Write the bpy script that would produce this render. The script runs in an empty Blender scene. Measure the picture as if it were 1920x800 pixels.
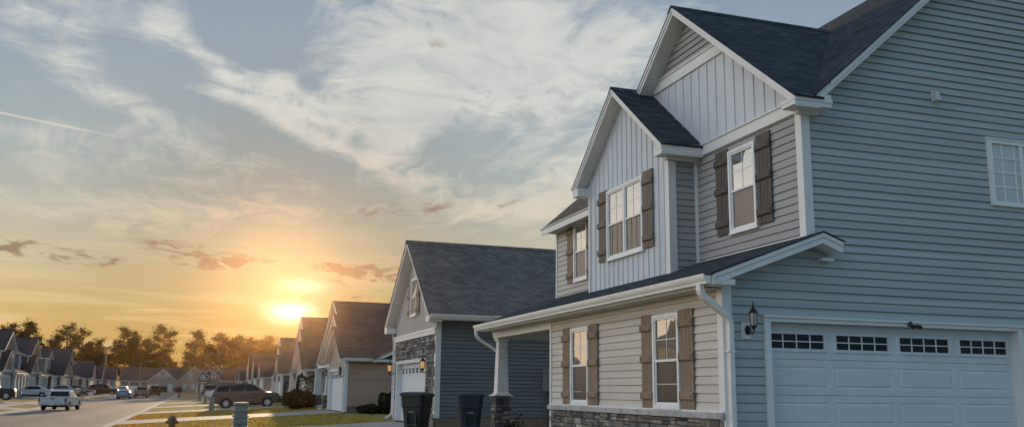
import bpy, bmesh, math, random
from mathutils import Vector, Matrix
random.seed(7)
SC = bpy.context.scene
COL = SC.collection
PI = math.pi

# ------------------------------------------------------------------ mesh builder
class MB:
    def __init__(s):
        s.v = []; s.f = []; s.uv = []; s.c = []; s.hasuv = False; s.hasc = False
    def face(s, pts, uv=None, c=None):
        i = len(s.v); s.v += [Vector(p) for p in pts]
        s.f.append(tuple(range(i, i + len(pts))))
        s.uv.append(uv); s.c.append(c)
        if uv: s.hasuv = True
        if c: s.hasc = True
    def box(s, x0, x1, y0, y1, z0, z1, c=None):
        a = [(x0,y0,z0),(x1,y0,z0),(x1,y1,z0),(x0,y1,z0),(x0,y0,z1),(x1,y0,z1),(x1,y1,z1),(x0,y1,z1)]
        s.hexa(a, c)
    def hexa(s, a, c=None):
        for q in ((0,3,2,1),(4,5,6,7),(0,1,5,4),(1,2,6,5),(2,3,7,6),(3,0,4,7)):
            s.face([a[k] for k in q], c=c)
    def fbox(s, F, u0, u1, z0, z1, n0, n1, c=None):
        P = lambda u, z, n: F.p(u, z, n)
        a = [P(u0,z0,n1),P(u1,z0,n1),P(u1,z0,n0),P(u0,z0,n0),P(u0,z1,n1),P(u1,z1,n1),P(u1,z1,n0),P(u0,z1,n0)]
        s.hexa(a, c)
    def prism(s, top, t):            # top polygon, vertical thickness t downward
        bot = [(p[0], p[1], p[2]-t) for p in top]
        s.face(top); s.face(bot[::-1])
        n = len(top)
        for i in range(n):
            j = (i+1) % n
            s.face([top[j], top[i], bot[i], bot[j]])
    def tube(s, path, r, n=8, cap=True):
        path = [Vector(p) for p in path]
        rs = r if isinstance(r, (list, tuple)) else [r]*len(path)
        rings = []
        for i, p in enumerate(path):
            d = (path[min(i+1, len(path)-1)] - path[max(i-1, 0)])
            d.normalize()
            ref = Vector((0,0,1)) if abs(d.z) < .9 else Vector((1,0,0))
            a = d.cross(ref).normalized(); b = d.cross(a).normalized()
            rings.append([p + (a*math.cos(2*PI*k/n) + b*math.sin(2*PI*k/n))*rs[i] for k in range(n)])
        for i in range(len(rings)-1):
            for k in range(n):
                l = (k+1) % n
                s.face([rings[i][k], rings[i][l], rings[i+1][l], rings[i+1][k]])
        if cap:
            s.face(rings[0]); s.face(rings[-1][::-1])
    def lathe(s, c, prof, n=16, sx=1.0, sy=1.0):   # prof: (r, z)
        c = Vector(c)
        R = [[c + Vector((r*math.cos(2*PI*k/n)*sx, r*math.sin(2*PI*k/n)*sy, z)) for k in range(n)] for r, z in prof]
        for i in range(len(R)-1):
            for k in range(n):
                l = (k+1) % n
                s.face([R[i][k], R[i][l], R[i+1][l], R[i+1][k]])
        s.face(R[0][::-1]); s.face(R[-1])
    def split(s, name, m, parent=None, smooth=False, weld=False, bevel=0, tol=.006):
        """one object for each group of faces that touch"""
        n = len(s.f); up = list(range(n))
        def root(i):
            while up[i] != i: up[i] = up[up[i]]; i = up[i]
            return i
        lo = []; hi = []
        for f in s.f:
            P = [s.v[k] for k in f]
            lo.append([min(p[a] for p in P)-tol for a in range(3)]); hi.append([max(p[a] for p in P)+tol for a in range(3)])
        order = sorted(range(n), key=lambda i: lo[i][0]); act = []
        for i in order:
            act = [j for j in act if hi[j][0] >= lo[i][0]]
            for j in act:
                if lo[i][1] <= hi[j][1] and lo[j][1] <= hi[i][1] and lo[i][2] <= hi[j][2] and lo[j][2] <= hi[i][2]:
                    a, b = root(i), root(j)
                    if a != b: up[a] = b
            act.append(i)
        G = {}
        for i in range(n): G.setdefault(root(i), []).append(i)
        last = None
        for g in G.values():
            q = MB(); q.hasuv = s.hasuv; q.hasc = s.hasc
            for i in g: q.face([s.v[k] for k in s.f[i]], s.uv[i], s.c[i])
            last = q.build(name, m, parent, smooth, weld, bevel)
        return last
    def build(s, name, m, parent=None, smooth=False, weld=False, bevel=0):
        off = Vector((0,0,0)); q = parent
        while q is not None:
            off += q.location; q = q.parent
        me = bpy.data.meshes.new(name)
        me.from_pydata([tuple(p - off) for p in s.v], [], s.f)
        if s.hasuv:
            l = me.uv_layers.new(name='UVMap')
            k = 0
            for fi, f in enumerate(s.f):
                for j in range(len(f)):
                    l.data[k].uv = s.uv[fi][j] if s.uv[fi] else (0, 0); k += 1
        if s.hasc:
            a = me.color_attributes.new('Col', 'FLOAT_COLOR', 'CORNER')
            k = 0
            for fi, f in enumerate(s.f):
                cc = s.c[fi] or (1, 1, 1)
                for j in range(len(f)):
                    a.data[k].color = (cc[0], cc[1], cc[2], 1); k += 1
        if weld or bevel:
            bm = bmesh.new(); bm.from_mesh(me)
            bmesh.ops.remove_doubles(bm, verts=bm.verts, dist=.0004)
            bmesh.ops.recalc_face_normals(bm, faces=bm.faces)
            if bevel:
                es = [e for e in bm.edges if len(e.link_faces) == 2 and e.calc_face_angle(0) > .6]
                bmesh.ops.bevel(bm, geom=es, offset=bevel, segments=2, profile=.6, affect='EDGES', clamp_overlap=True)
            bm.to_mesh(me); bm.free()
        me.materials.append(m)
        if smooth:
            for p in me.polygons: p.use_smooth = True
            me.set_sharp_from_angle(angle=.7)
        o = bpy.data.objects.new(name, me); COL.objects.link(o)
        if parent is not None: o.parent = parent
        return o

class F:      # wall frame: u runs right when looking at the wall from outside, n points out
    def __init__(s, o, u, n):
        s.o = Vector(o); s.u = Vector(u); s.n = Vector(n)
    def p(s, u, z, n=0.):
        q = s.o + s.u*u + s.n*n
        return Vector((q.x, q.y, q.z + z))
def FW(x): return F((x,0,0), (0,-1,0), (-1,0,0))     # faces the street on the right side: u = -Y
def FS(y): return F((0,y,0), (1,0,0), (0,-1,0))      # faces the viewer's end of the street: u = X
def FE(x): return F((x,0,0), (0,1,0), (1,0,0))       # faces the street on the left side: u = Y
def FN(y): return F((0,y,0), (-1,0,0), (0,1,0))      # faces away: u = -X

def thing(name, label, cat, loc=(0,0,0), group=None, rot=0):
    o = bpy.data.objects.new(name, None); COL.objects.link(o)
    o.location = loc; o.rotation_euler = (0, 0, rot); o.empty_display_size = .3
    o['label'] = label; o['category'] = cat
    if group: o['group'] = group
    return o
def tag(o, label, cat, group=None):
    o['label'] = label; o['category'] = cat
    if group: o['group'] = group
    return o
def struct(o, kind='structure'):
    o['kind'] = kind; return o
def dup(root, loc=None, rot=None, label=None):
    r = root.copy(); COL.objects.link(r)
    if loc is not None: r.location = loc
    if rot is not None: r.rotation_euler = (0, 0, rot)
    if label: r['label'] = label
    for ch in list(root.children):
        c = ch.copy(); COL.objects.link(c); c.parent = r
        for g in list(ch.children):
            d = g.copy(); COL.objects.link(d); d.parent = c
    return r

# ------------------------------------------------------------------ materials
def lin(r, g, b):
    f = lambda c: (c/255/12.92) if c/255 <= .04045 else ((c/255+.055)/1.055)**2.4
    return (f(r), f(g), f(b))
class NT:
    def __init__(s, nt): s.nt = nt; s.N = nt.nodes; s.L = nt.links
    def n(s, t, **k):
        x = s.N.new(t)
        for a, b in k.items(): setattr(x, a, b)
        return x
    def link(s, a, b): s.L.new(a, b)
    def set(s, sock, v):
        if isinstance(v, E): v = v.k
        if isinstance(v, bpy.types.NodeSocket): s.L.new(v, sock)
        else: sock.default_value = v
    def math(s, op, *a):
        x = s.N.new('ShaderNodeMath'); x.operation = op
        for i, q in enumerate(a): s.set(x.inputs[i], q)
        return E(s, x.outputs[0])
    def comb(s, x, y, z=0.):
        c = s.N.new('ShaderNodeCombineXYZ')
        for i, q in enumerate((x, y, z)): s.set(c.inputs[i], q)
        return c.outputs[0]
    def noise(s, vec, scale, detail=4., rough=.55, dist=0., out=0):
        x = s.N.new('ShaderNodeTexNoise')
        if vec is not None: s.set(x.inputs['Vector'], vec)
        x.inputs['Scale'].default_value = scale; x.inputs['Detail'].default_value = detail
        x.inputs['Roughness'].default_value = rough; x.inputs['Distortion'].default_value = dist
        return E(s, x.outputs[0]) if out == 0 else x.outputs[1]
    def mix(s, fac, a, b, mode='MIX'):
        x = s.N.new('ShaderNodeMix'); x.data_type = 'RGBA'; x.blend_type = mode; x.clamp_factor = True
        s.set(x.inputs[0], fac)
        for i, q in ((6, a), (7, b)):
            if isinstance(q, tuple): q = (q[0], q[1], q[2], 1.)
            s.set(x.inputs[i], q)
        return x.outputs[2]
    def ramp(s, fac, stops, interp='LINEAR'):
        x = s.N.new('ShaderNodeValToRGB'); x.color_ramp.interpolation = interp
        s.set(x.inputs[0], fac)
        el = x.color_ramp.elements
        while len(el) < len(stops): el.new(.5)
        for e, (p, c) in zip(el, stops):
            e.position = p; e.color = (c[0], c[1], c[2], 1.) if isinstance(c, tuple) else (c, c, c, 1.)
        return x.outputs[0]
class E:      # a float socket with arithmetic
    def __init__(s, t, k): s.t = t; s.k = k
    def _o(s, op, b, r=False): return s.t.math(op, b, s) if r else s.t.math(op, s, b)
    def __add__(s, b): return s._o('ADD', b)
    __radd__ = __add__
    def __sub__(s, b): return s._o('SUBTRACT', b)
    def __rsub__(s, b): return s._o('SUBTRACT', b, True)
    def __mul__(s, b): return s._o('MULTIPLY', b)
    __rmul__ = __mul__
    def __truediv__(s, b): return s._o('DIVIDE', b)
    def __neg__(s): return s*-1.
    def pow(s, b): return s._o('POWER', b)
    def exp(s): return s.t.math('EXPONENT', s)
    def cl(s):
        x = s.t.N.new('ShaderNodeClamp'); s.t.set(x.inputs[0], s); return E(s.t, x.outputs[0])
    def mr(s, a, b, c=0., d=1., smooth=True):
        x = s.t.N.new('ShaderNodeMapRange'); x.interpolation_type = 'SMOOTHSTEP' if smooth else 'LINEAR'
        s.t.set(x.inputs[0], s)
        for i, q in enumerate((a, b, c, d)): x.inputs[i+1].default_value = q
        return E(s.t, x.outputs[0])
def newmat(name):
    m = bpy.data.materials.new(name); m.use_nodes = True
    t = NT(m.node_tree); b = t.N['Principled BSDF']
    return m, t, b
def bump(t, b, h, strength=.3, dist=.01):
    x = t.n('ShaderNodeBump'); x.inputs['Strength'].default_value = strength; x.inputs['Distance'].default_value = dist
    t.set(x.inputs['Height'], h); t.link(x.outputs[0], b.inputs['Normal'])
def objco(t, scale=(1,1,1)):
    tc = t.n('ShaderNodeTexCoord'); mp = t.n('ShaderNodeMapping')
    t.link(tc.outputs['Object'], mp.inputs['Vector']); mp.inputs['Scale'].default_value = scale
    return mp.outputs[0]
def pm(name, c, rough=.6, ns=3., var=.12, bs=0., bscale=40., bd=.004, metal=0., spec=.5, stretch=(1,1,1), tint=None):
    m, t, b = newmat(name)
    co = objco(t, stretch)
    n = t.noise(co, ns, 5., .6); n2 = t.noise(co, ns*9, 3., .6)
    k = (n*.65 + n2*.35)
    d = tuple(x*(1-var*1.6) for x in c); l = tuple(min(1., x*(1+var*1.6)) for x in c)
    if tint: d = tint
    t.link(t.mix(k.mr(.3, .7), d, l), b.inputs['Base Color'])
    b.inputs['Metallic'].default_value = metal
    b.inputs['Specular IOR Level'].default_value = spec
    t.set(b.inputs['Roughness'], (n2*.25 + (rough-.12)))
    if bs: bump(t, b, t.noise(co, bscale, 4., .6), bs, bd)
    return m
M = {}
def siding_mat(name, c):
    m, t, b = newmat(name)
    co = objco(t)
    n = t.noise(objco(t, (.35,.35,.8)), 1.3, 4., .6)
    grain = t.noise(objco(t, (1.2,1.2,26)), 5., 4., .65)
    board = t.n('ShaderNodeTexNoise'); 
    sep = t.n('ShaderNodeSeparateXYZ'); t.link(objco(t), sep.inputs[0])
    row = t.math('FLOOR', E(t, sep.outputs[2])/.1281)
    wn = t.n('ShaderNodeTexWhiteNoise', noise_dimensions='1D'); t.set(wn.inputs['W'], row)
    k = n*.5 + grain*.25 + E(t, wn.outputs[0])*.25
    t.link(t.mix(k.mr(.25, .75), tuple(x*.86 for x in c), tuple(x*1.1 for x in c)), b.inputs['Base Color'])
    b.inputs['Roughness'].default_value = .62; b.inputs['Specular IOR Level'].default_value = .35
    bump(t, b, grain*.3+t.noise(objco(t,(.6,.6,1.5)), 1.6, 3., .5)*6., .30, .004)
    return m
M['siding'] = siding_mat('vinyl_siding_light_grey', (.415,.455,.46))  # one siding in three copies, each wall's light worked into its colour
M['siding_lit'] = siding_mat('vinyl_siding_lit', (.60,.555,.50))  # lighter, warmer copy: evening light on the front put into the colour
M['siding_shaded'] = siding_mat('vinyl_siding_shaded', (.38,.375,.37))  # darker copy: shade on the upper right wall put into the colour
M['siding_blue'] = siding_mat('vinyl_siding_slate', (.165,.180,.195))
M['siding_taupe'] = siding_mat('vinyl_siding_taupe', (.48,.31,.215))
M['siding_cream'] = siding_mat('vinyl_siding_cream', (.46,.42,.365))
M['siding_grey'] = siding_mat('vinyl_siding_dark_grey', (.16,.165,.175))
M['siding_tan'] = siding_mat('vinyl_siding_tan', (.36,.315,.255))
M['siding_dim'] = siding_mat('vinyl_siding_sand', (.26,.225,.18))
M['door_far'] = pm('garage_door_far', (.40,.39,.37), .5, 2., .05)  # darker tone than the near garage doors
M['siding_olive'] = siding_mat('vinyl_siding_olive', (.24,.22,.17))
M['siding_steel'] = siding_mat('vinyl_siding_steel_blue', (.15,.19,.25))
M['siding_pale'] = siding_mat('vinyl_siding_pale_blue', (.34,.41,.46))
M['batten'] = pm('board_and_batten', (.60,.63,.67), .55, 1.2, .05, .12, 60, .002, stretch=(1,1,.25))
M['batten_cream'] = pm('board_and_batten_cream', (.52,.49,.45), .55, 1.2, .05, .12, 60, .002)
M['trim'] = pm('white_trim', (.74,.735,.725), .42, 1.6, .035, .06, 30, .002)
M['soffit'] = pm('soffit_vinyl', (.62,.61,.60), .6, 2., .05)
M['gutter'] = pm('gutter_aluminium', (.78,.765,.74), .36, 2., .05, .05, 8, .004)
M['frame'] = pm('window_vinyl', (.82,.82,.82), .35, 3., .03)
M['door'] = pm('garage_door_steel', (.62,.66,.68), .45, 2., .035, .1, 90, .0015)
M['black'] = pm('black_metal', (.018,.018,.02), .4, 6., .2, .1, 60, .002)
M['plastic_black'] = pm('black_bin_plastic', (.022,.024,.026), .5, 4., .2, .15, 30, .004)
M['plastic_navy'] = pm('navy_bin_plastic', (.018,.026,.040), .5, 4., .2, .15, 30, .004)
M['concrete'] = pm('concrete', (.38,.325,.28), .85, .8, .16, .3, 40, .006)
def drive_mat():
    m, t, b = newmat('driveway_concrete')
    co = objco(t); sp = t.n('ShaderNodeSeparateXYZ'); t.link(co, sp.inputs[0])
    j = t.math('MAXIMUM', t.math('ABSOLUTE', t.math('FRACT', E(t, sp.outputs[0])/2.6)-.5).mr(.488,.497), t.math('ABSOLUTE', t.math('FRACT', (E(t, sp.outputs[1])+.6)/2.7)-.5).mr(.488,.497))
    n = t.noise(co, .6, 5., .6); g = t.noise(co, 30., 3., .7); st = t.noise(objco(t,(.5,1.6,1)), .8, 4., .6)
    c = t.mix((n*.45+g*.2+st*.35).mr(.28,.72), (.27,.225,.19), (.45,.385,.33))
    t.link(t.mix(j*.65, c, (.09,.075,.062)), b.inputs['Base Color']); b.inputs['Roughness'].default_value = .85
    bump(t, b, g, .3, .005); return m
M['drive'] = drive_mat()
M['foundation'] = pm('foundation', (.21,.17,.13), .9, 1.2, .2, .4, 25, .01)
M['asphalt'] = None
M['meter'] = pm('meter_grey', (.22,.235,.25), .5, 4., .08)
M['pedestal'] = pm('pedestal_grey_green', (.255,.255,.24), .55, 5., .1, .1, 30, .004)
M['hydrant'] = pm('hydrant_paint', (.20,.12,.05), .5, 6., .25, .2, 30, .004)
M['galv'] = pm('galvanised_steel', (.16,.145,.125), .5, 3., .15, metal=.3)
M['bark'] = pm('bark', (.06,.045,.032), .9, 2., .3, .6, 12, .03)
M['tyre'] = pm('tyre', (.016,.016,.017), .8, 8., .2)
M['rim'] = pm('alloy_rim', (.62,.61,.60), .4, 8., .08, metal=.15)
M['shadow_plastic'] = pm('underbody_plastic', (.02,.02,.021), .75, 6., .2)
M['skin'] = pm('skin', (.42,.27,.20), .6, 9., .08)
M['shirt'] = pm('blue_shirt', (.22,.38,.52), .85, 9., .12, .2, 60, .004)
M['trousers'] = pm('dark_shorts', (.06,.06,.075), .85, 9., .12)
M['hair'] = pm('dark_hair', (.03,.02,.014), .7, 20., .2)
M['petal'] = pm('white_petal', (.75,.73,.70), .6, 9., .08)
M['mulch'] = pm('pine_mulch', (.075,.045,.028), .95, 6., .35, .6, 30, .03)

def shutter_mat(name='stained_wood_shutter', k=(1,1,1)):
    m, t, b = newmat(name)
    g = t.noise(objco(t, (14,14,.8)), 5., 6., .7, .6)
    n = t.noise(objco(t), 2.2, 3.)
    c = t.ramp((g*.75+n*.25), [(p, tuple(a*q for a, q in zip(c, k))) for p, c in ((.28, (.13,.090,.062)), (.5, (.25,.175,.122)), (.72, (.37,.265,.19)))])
    t.link(c, b.inputs['Base Color']); b.inputs['Roughness'].default_value = .7
    bump(t, b, g, .35, .004); return m
M['wood'] = shutter_mat(); M['wood_dark'] = shutter_mat('shaded_wood_shutter', (.38,.46,.56)); M['wood_half_shaded'] = shutter_mat('half_shaded_wood_shutter', (.72,.80,.92))  # same shutter wood; two copies darkened and cooled for shade on upper walls

def shingle_mat(name, c1, c2, dark):
    m, t, b = newmat(name)
    uv = t.n('ShaderNodeUVMap'); 
    br = t.n('ShaderNodeTexBrick'); t.link(uv.outputs[0], br.inputs['Vector'])
    br.offset = .5; br.offset_frequency = 2
    br.inputs['Color1'].default_value = (*c1, 1); br.inputs['Color2'].default_value = (*c2, 1); br.inputs['Mortar'].default_value = (*dark, 1)
    br.inputs['Scale'].default_value = 1.; br.inputs['Mortar Size'].default_value = .006; br.inputs['Mortar Smooth'].default_value = .3
    br.inputs['Brick Width'].default_value = .27; br.inputs['Row Height'].default_value = .14; br.inputs['Bias'].default_value = -.1
    n = t.noise(uv.outputs[0], .55, 5., .65); g = t.noise(uv.outputs[0], 70., 2., .7)
    pt = t.noise(uv.outputs[0], 5.5, 3., .6)
    c = t.mix((n*.45+g*.25+pt*.3).mr(.25, .75), (.62,.62,.62), (1.35,1.32,1.28))
    t.link(t.mix(1., br.outputs[0], c, 'MULTIPLY'), b.inputs['Base Color'])
    b.inputs['Roughness'].default_value = .92; b.inputs['Specular IOR Level'].default_value = .2
    # rows step down: height ramps within each course
    sp = t.n('ShaderNodeSeparateXYZ'); t.link(uv.outputs[0], sp.inputs[0])
    saw = t.math('FRACT', E(t, sp.outputs[1])/.14)
    h = (1.-saw)*.7 + g*.25 - E(t, br.outputs[1])*.6
    bump(t, b, h, .9, .014)
    return m
M['shingle'] = shingle_mat('charcoal_shingle', (.056,.066,.076), (.024,.030,.036), (.010,.012,.014))
M['shingle_grey'] = shingle_mat('weathered_grey_shingle', (.180,.164,.147), (.118,.108,.098), (.034,.031,.028))
M['shingle_brown'] = shingle_mat('brown_shingle', (.130,.098,.074), (.080,.061,.048), (.032,.025,.020))

def stone_mat():
    m, t, b = newmat('ledgestone')
    a = t.n('ShaderNodeAttribute', attribute_name='Col')
    co = objco(t); n = t.noise(co, 9., 6., .65); f = t.noise(co, 45., 4., .7)
    t.link(t.mix(1., a.outputs[0], t.mix((n*.6+f*.4).mr(.25,.75), (.55,.53,.52), (1.45,1.42,1.38)), 'MULTIPLY'), b.inputs['Base Color'])
    b.inputs['Roughness'].default_value = .88; bump(t, b, n*.6+f*.4, .7, .02); return m
M['stone'] = stone_mat()
M['capstone'] = pm('cap_stone', (.42,.41,.40), .85, 4., .18, .5, 25, .01)

def glass_mat(name, base, refl=.55, rough=.015, tint=(1,1,1)):
    m, t, b = newmat(name)
    b.inputs['Base Color'].default_value = (*base, 1); b.inputs['Roughness'].default_value = .25; b.inputs['Specular IOR Level'].default_value = .5 if refl > .005 else .15
    gl = t.n('ShaderNodeBsdfGlossy'); gl.inputs['Roughness'].default_value = rough
    gl.inputs['Color'].default_value = (*tint, 1)
    lw = t.n('ShaderNodeLayerWeight'); lw.inputs['Blend'].default_value = .5
    wob = t.noise(objco(t, (1,1,.7)), 1.1, 2., .5)
    bp = t.n('ShaderNodeBump'); bp.inputs['Strength'].default_value = .10; bp.inputs['Distance'].default_value = .03
    t.set(bp.inputs['Height'], wob); t.link(bp.outputs[0], gl.inputs['Normal'])
    fac = (E(t, lw.outputs['Fresnel'])*(.9 if refl > .05 else .3 if refl > .005 else .13) + refl*.5).cl()
    mx = t.n('ShaderNodeMixShader'); t.set(mx.inputs[0], fac)
    t.link(b.outputs[0], mx.inputs[1]); t.link(gl.outputs[0], mx.inputs[2])
    t.link(mx.outputs[0], t.N['Material Output'].inputs[0])
    return m
M['glass'] = glass_mat('window_glass', (.012,.014,.016), .55)
M['glass_low'] = glass_mat('window_glass_lower', (.014,.013,.013), .06)
M['glass_sky_tint'] = glass_mat('window_glass_sky_tint', (.36,.40,.42), .1)  # reflected sky painted in as a pale blue base colour
M['glass_car'] = glass_mat('car_glass', (.008,.008,.008), .0)
M['glass_garage'] = glass_mat('garage_glass', (.006,.007,.009), .0, .05)
def screen_mat(name='insect_screen', c0=(.075,.064,.054), c1=(.165,.138,.112), rough=.34, spec=.8):
    m, t, b = newmat(name)
    co = objco(t, (1,1,1))
    w = t.n('ShaderNodeTexNoise'); 
    n = t.noise(co, 2.2, 2., .5, 1.5)
    moire = t.math('SINE', n*60.)*.5+.5
    n2 = t.noise(co, 3., 4.)
    t.link(t.mix(moire*.55+n2*.3, c0, c1), b.inputs['Base Color'])
    b.inputs['Roughness'].default_value = rough; b.inputs['Specular IOR Level'].default_value = spec
    return m
M['screen'] = screen_mat()
M['screen_dark'] = screen_mat('dark_insect_screen', (.030,.028,.026), (.055,.050,.045), .3, .5)

def emit_mat(name, c, s):
    m, t, b = newmat(name)
    b.inputs['Base Color'].default_value = (.6,.4,.2,1)
    b.inputs['Emission Color'].default_value = (*c, 1); b.inputs['Emission Strength'].default_value = s
    return m
M['bulb'] = emit_mat('lit_bulb', (1.,.55,.16), 5.5)
M['lamp_glass'] = glass_mat('lantern_glass', (.25,.27,.28), .15, .08)
M['lamp_glass_lit'] = emit_mat('lit_lantern_glass', (1.,.50,.13), .55)

def paint(name, c, rough=.28, metal=0.):
    m, t, b = newmat(name)
    n = t.noise(objco(t), 1.5, 3.)
    t.link(t.mix(n.mr(.3,.7), tuple(x*.92 for x in c), tuple(x*1.06 for x in c)), b.inputs['Base Color'])
    b.inputs['Roughness'].default_value = rough; b.inputs['Metallic'].default_value = metal
    b.inputs['Coat Weight'].default_value = .6; b.inputs['Coat Roughness'].default_value = .06
    return m
M['p_white'] = paint('white_car_paint', (.66,.67,.68))
M['p_olive'] = paint('dark_olive_car_paint', (.11,.095,.074), .32, .35)
M['p_black'] = paint('black_car_paint', (.018,.018,.02))
M['p_silver'] = paint('silver_car_paint', (.42,.42,.42), .32, .5)
M['p_tan'] = paint('tan_car_paint', (.30,.25,.19), .32, .4)
M['p_blue'] = paint('blue_car_paint', (.16,.26,.34), .3, .3)
M['tail'] = pm('tail_lamp_red', (.22,.02,.015), .2, 9., .05)
M['amber'] = pm('amber_lamp', (.42,.17,.05), .2, 9., .05)
M['lens'] = pm('headlamp_lens', (.60,.60,.58), .12, 9., .05)
M['chrome'] = pm('chrome', (.55,.55,.55), .18, 9., .03, metal=.9)
M['plate'] = pm('number_plate', (.62,.62,.60), .5, 9., .05)

def leaf_mat(name, c, trans=.35):
    m, t, b = newmat(name)
    a = t.n('ShaderNodeAttribute', attribute_name='Col')
    col = t.mix(1., a.outputs[0], c, 'MULTIPLY')
    t.link(col, b.inputs['Base Color']); b.inputs['Roughness'].default_value = .75; b.inputs['Specular IOR Level'].default_value = .15
    tr = t.n('ShaderNodeBsdfTranslucent'); t.link(t.mix(1., col, (1.25,1.05,.6), 'MULTIPLY'), tr.inputs[0])
    mx = t.n('ShaderNodeMixShader'); mx.inputs[0].default_value = trans
    t.link(b.outputs[0], mx.inputs[1]); t.link(tr.outputs[0], mx.inputs[2])
    t.link(mx.outputs[0], t.N['Material Output'].inputs[0]); return m
M['leaf'] = leaf_mat('leaf_green_brown', (.048,.044,.020), .28)
M['leaf_pine'] = leaf_mat('pine_needles', (.042,.040,.022), .28)
M['leaf_shrub'] = leaf_mat('shrub_leaf', (.036,.044,.017), .1)
M['blade'] = leaf_mat('grass_blade', (.42,.325,.07), .3)

def ground_mat():
    m, t, b = newmat('lawn')
    co = objco(t); sp = t.n('ShaderNodeSeparateXYZ'); t.link(co, sp.inputs[0])
    big = t.noise(co, .16, 4., .6); mid = t.noise(co, 1.1, 5., .65); fine = t.noise(objco(t,(1,1,1)), 22., 4., .7)
    x = E(t, sp.outputs[0]); y = E(t, sp.outputs[1])
    dry = ((x*-1.).mr(-3.2, 2.4)*(x*-1.).mr(14., 6.)*.55 + (big-.5)*1.8 + y.mr(30, 90)*.18).cl()  # tan towards the road: dry grass, with low sunlight painted into the colour
    green = t.mix((mid*.5+fine*.5).mr(.25,.75), (.16,.122,.026), (.38,.295,.075))
    tan = t.mix((mid*.5+fine*.5).mr(.25,.75), (.17,.105,.040), (.36,.23,.105))
    t.link(t.mix(dry, green, tan), b.inputs['Base Color'])
    b.inputs['Roughness'].default_value = .95; b.inputs['Specular IOR Level'].default_value = .1
    bump(t, b, mid*.5+fine*.5, .8, .05); return m
M['lawn'] = ground_mat()
def asphalt_mat():
    m, t, b = newmat('road_surface')
    co = objco(t); big = t.noise(objco(t,(1,.35,1)), .5, 5., .65); fine = t.noise(co, 60., 3., .7); mid = t.noise(objco(t,(1,.2,1)), 2.5, 4., .6)
    wv = t.n('ShaderNodeSeparateXYZ'); t.link(co, wv.inputs[0])
    lane = (t.math('COSINE', (E(t, wv.outputs[0])+9.8)*2.05)*.5+.5)
    k = big*.45+mid*.25+fine*.15+lane*.15
    vo = t.n('ShaderNodeTexVoronoi', feature='DISTANCE_TO_EDGE'); t.set(vo.inputs['Vector'], t.mix(.12, objco(t,(.16,.16,.16)), t.noise(co, .7, 4., .6, out=1))); vo.inputs['Scale'].default_value = 1.
    crack = E(t, vo.outputs[0]).mr(.012, .002)*t.noise(co, .22, 2.).mr(.45,.6)
    spot = t.noise(objco(t,(1,.5,1)), .9, 3., .5).mr(.66,.78)
    c0 = t.mix(k.mr(.28,.72), (.120,.097,.082), (.21,.174,.148))
    t.link(t.mix((crack*.7+spot*.35).cl(), c0, (.055,.045,.040)), b.inputs['Base Color'])
    b.inputs['Roughness'].default_value = .72; b.inputs['Specular IOR Level'].default_value = .35
    bump(t, b, fine, .35, .006); return m
M['asphalt'] = asphalt_mat()

# ------------------------------------------------------------------ wall and roof builders
EX = .1281
def extents(poly, z):
    xs = []
    n = len(poly)
    for i in range(n):
        (u0, z0), (u1, z1) = poly[i], poly[(i+1) % n]
        if (z0 <= z <= z1) or (z1 <= z <= z0):
            if abs(z1-z0) < 1e-9: xs += [u0, u1]
            else: xs.append(u0+(u1-u0)*(z-z0)/(z1-z0))
    return (min(xs), max(xs)) if xs else None
def siding(mb, fr, poly, holes=(), e=EX, lip=.020, groove=.0165, detail=True):
    zmin = min(p[1] for p in poly); zmax = max(p[1] for p in poly)
    k = math.floor(zmin/e)
    while k*e < zmax - 1e-6:
        a = max(k*e, zmin); b = min((k+1)*e, zmax); k += 1
        if b-a < .004: continue
        ea = extents(poly, a+1e-5); eb = extents(poly, b-1e-5)
        if not ea or not eb: continue
        segs = [(ea[0], ea[1], eb[0], eb[1])]
        for h in holes:
            if h[2] < b-.03 and h[3] > a+.03:
                ns = []
                for s in segs:
                    if h[1] <= s[0] or h[0] >= s[1]: ns.append(s); continue
                    if s[0] < h[0]: ns.append((s[0], h[0], s[2], h[0]))
                    if s[1] > h[1]: ns.append((h[1], s[1], h[1], s[3]))
                segs = ns
        g = min(groove, (b-a)*.4)
        cut = []
        for (a0, a1, b0, b1) in segs:           # boards lap end to end at random places
            x0, y0_ = a0, b0
            while detail and a1-x0 > 3.0:
                j = x0+random.uniform(1.6, 3.6)
                if a1-j < .7 or j >= b1-.05 or j <= b0+.05: break
                cut.append((x0, j+.004, y0_, j+.004)); x0 = y0_ = j
            cut.append((x0, a1, y0_, b1))
        lip0 = lip
        for (a0, a1, b0, b1) in cut:
            P = fr.p; lip = lip0+random.uniform(-.0022, .0022)
            mb.face([P(a0, a, -.010), P(a1, a, -.010), P(a1, a+g, -.010), P(a0, a+g, -.010)])
            mb.face([P(a0, a+g, -.010), P(a1, a+g, -.010), P(a1, a+g, lip), P(a0, a+g, lip)])
            mb.face([P(a0, a+g, lip), P(a1, a+g, lip), P(b1, b, .004), P(b0, b, .004)])
            mb.face([P(b0, b, .004), P(b1, b, .004), P(b1, b, -.010), P(b0, b, -.010)])
def flatwall(mb, fr, poly, n=0.):
    mb.face([fr.p(u, z, n) for u, z in poly])
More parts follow.
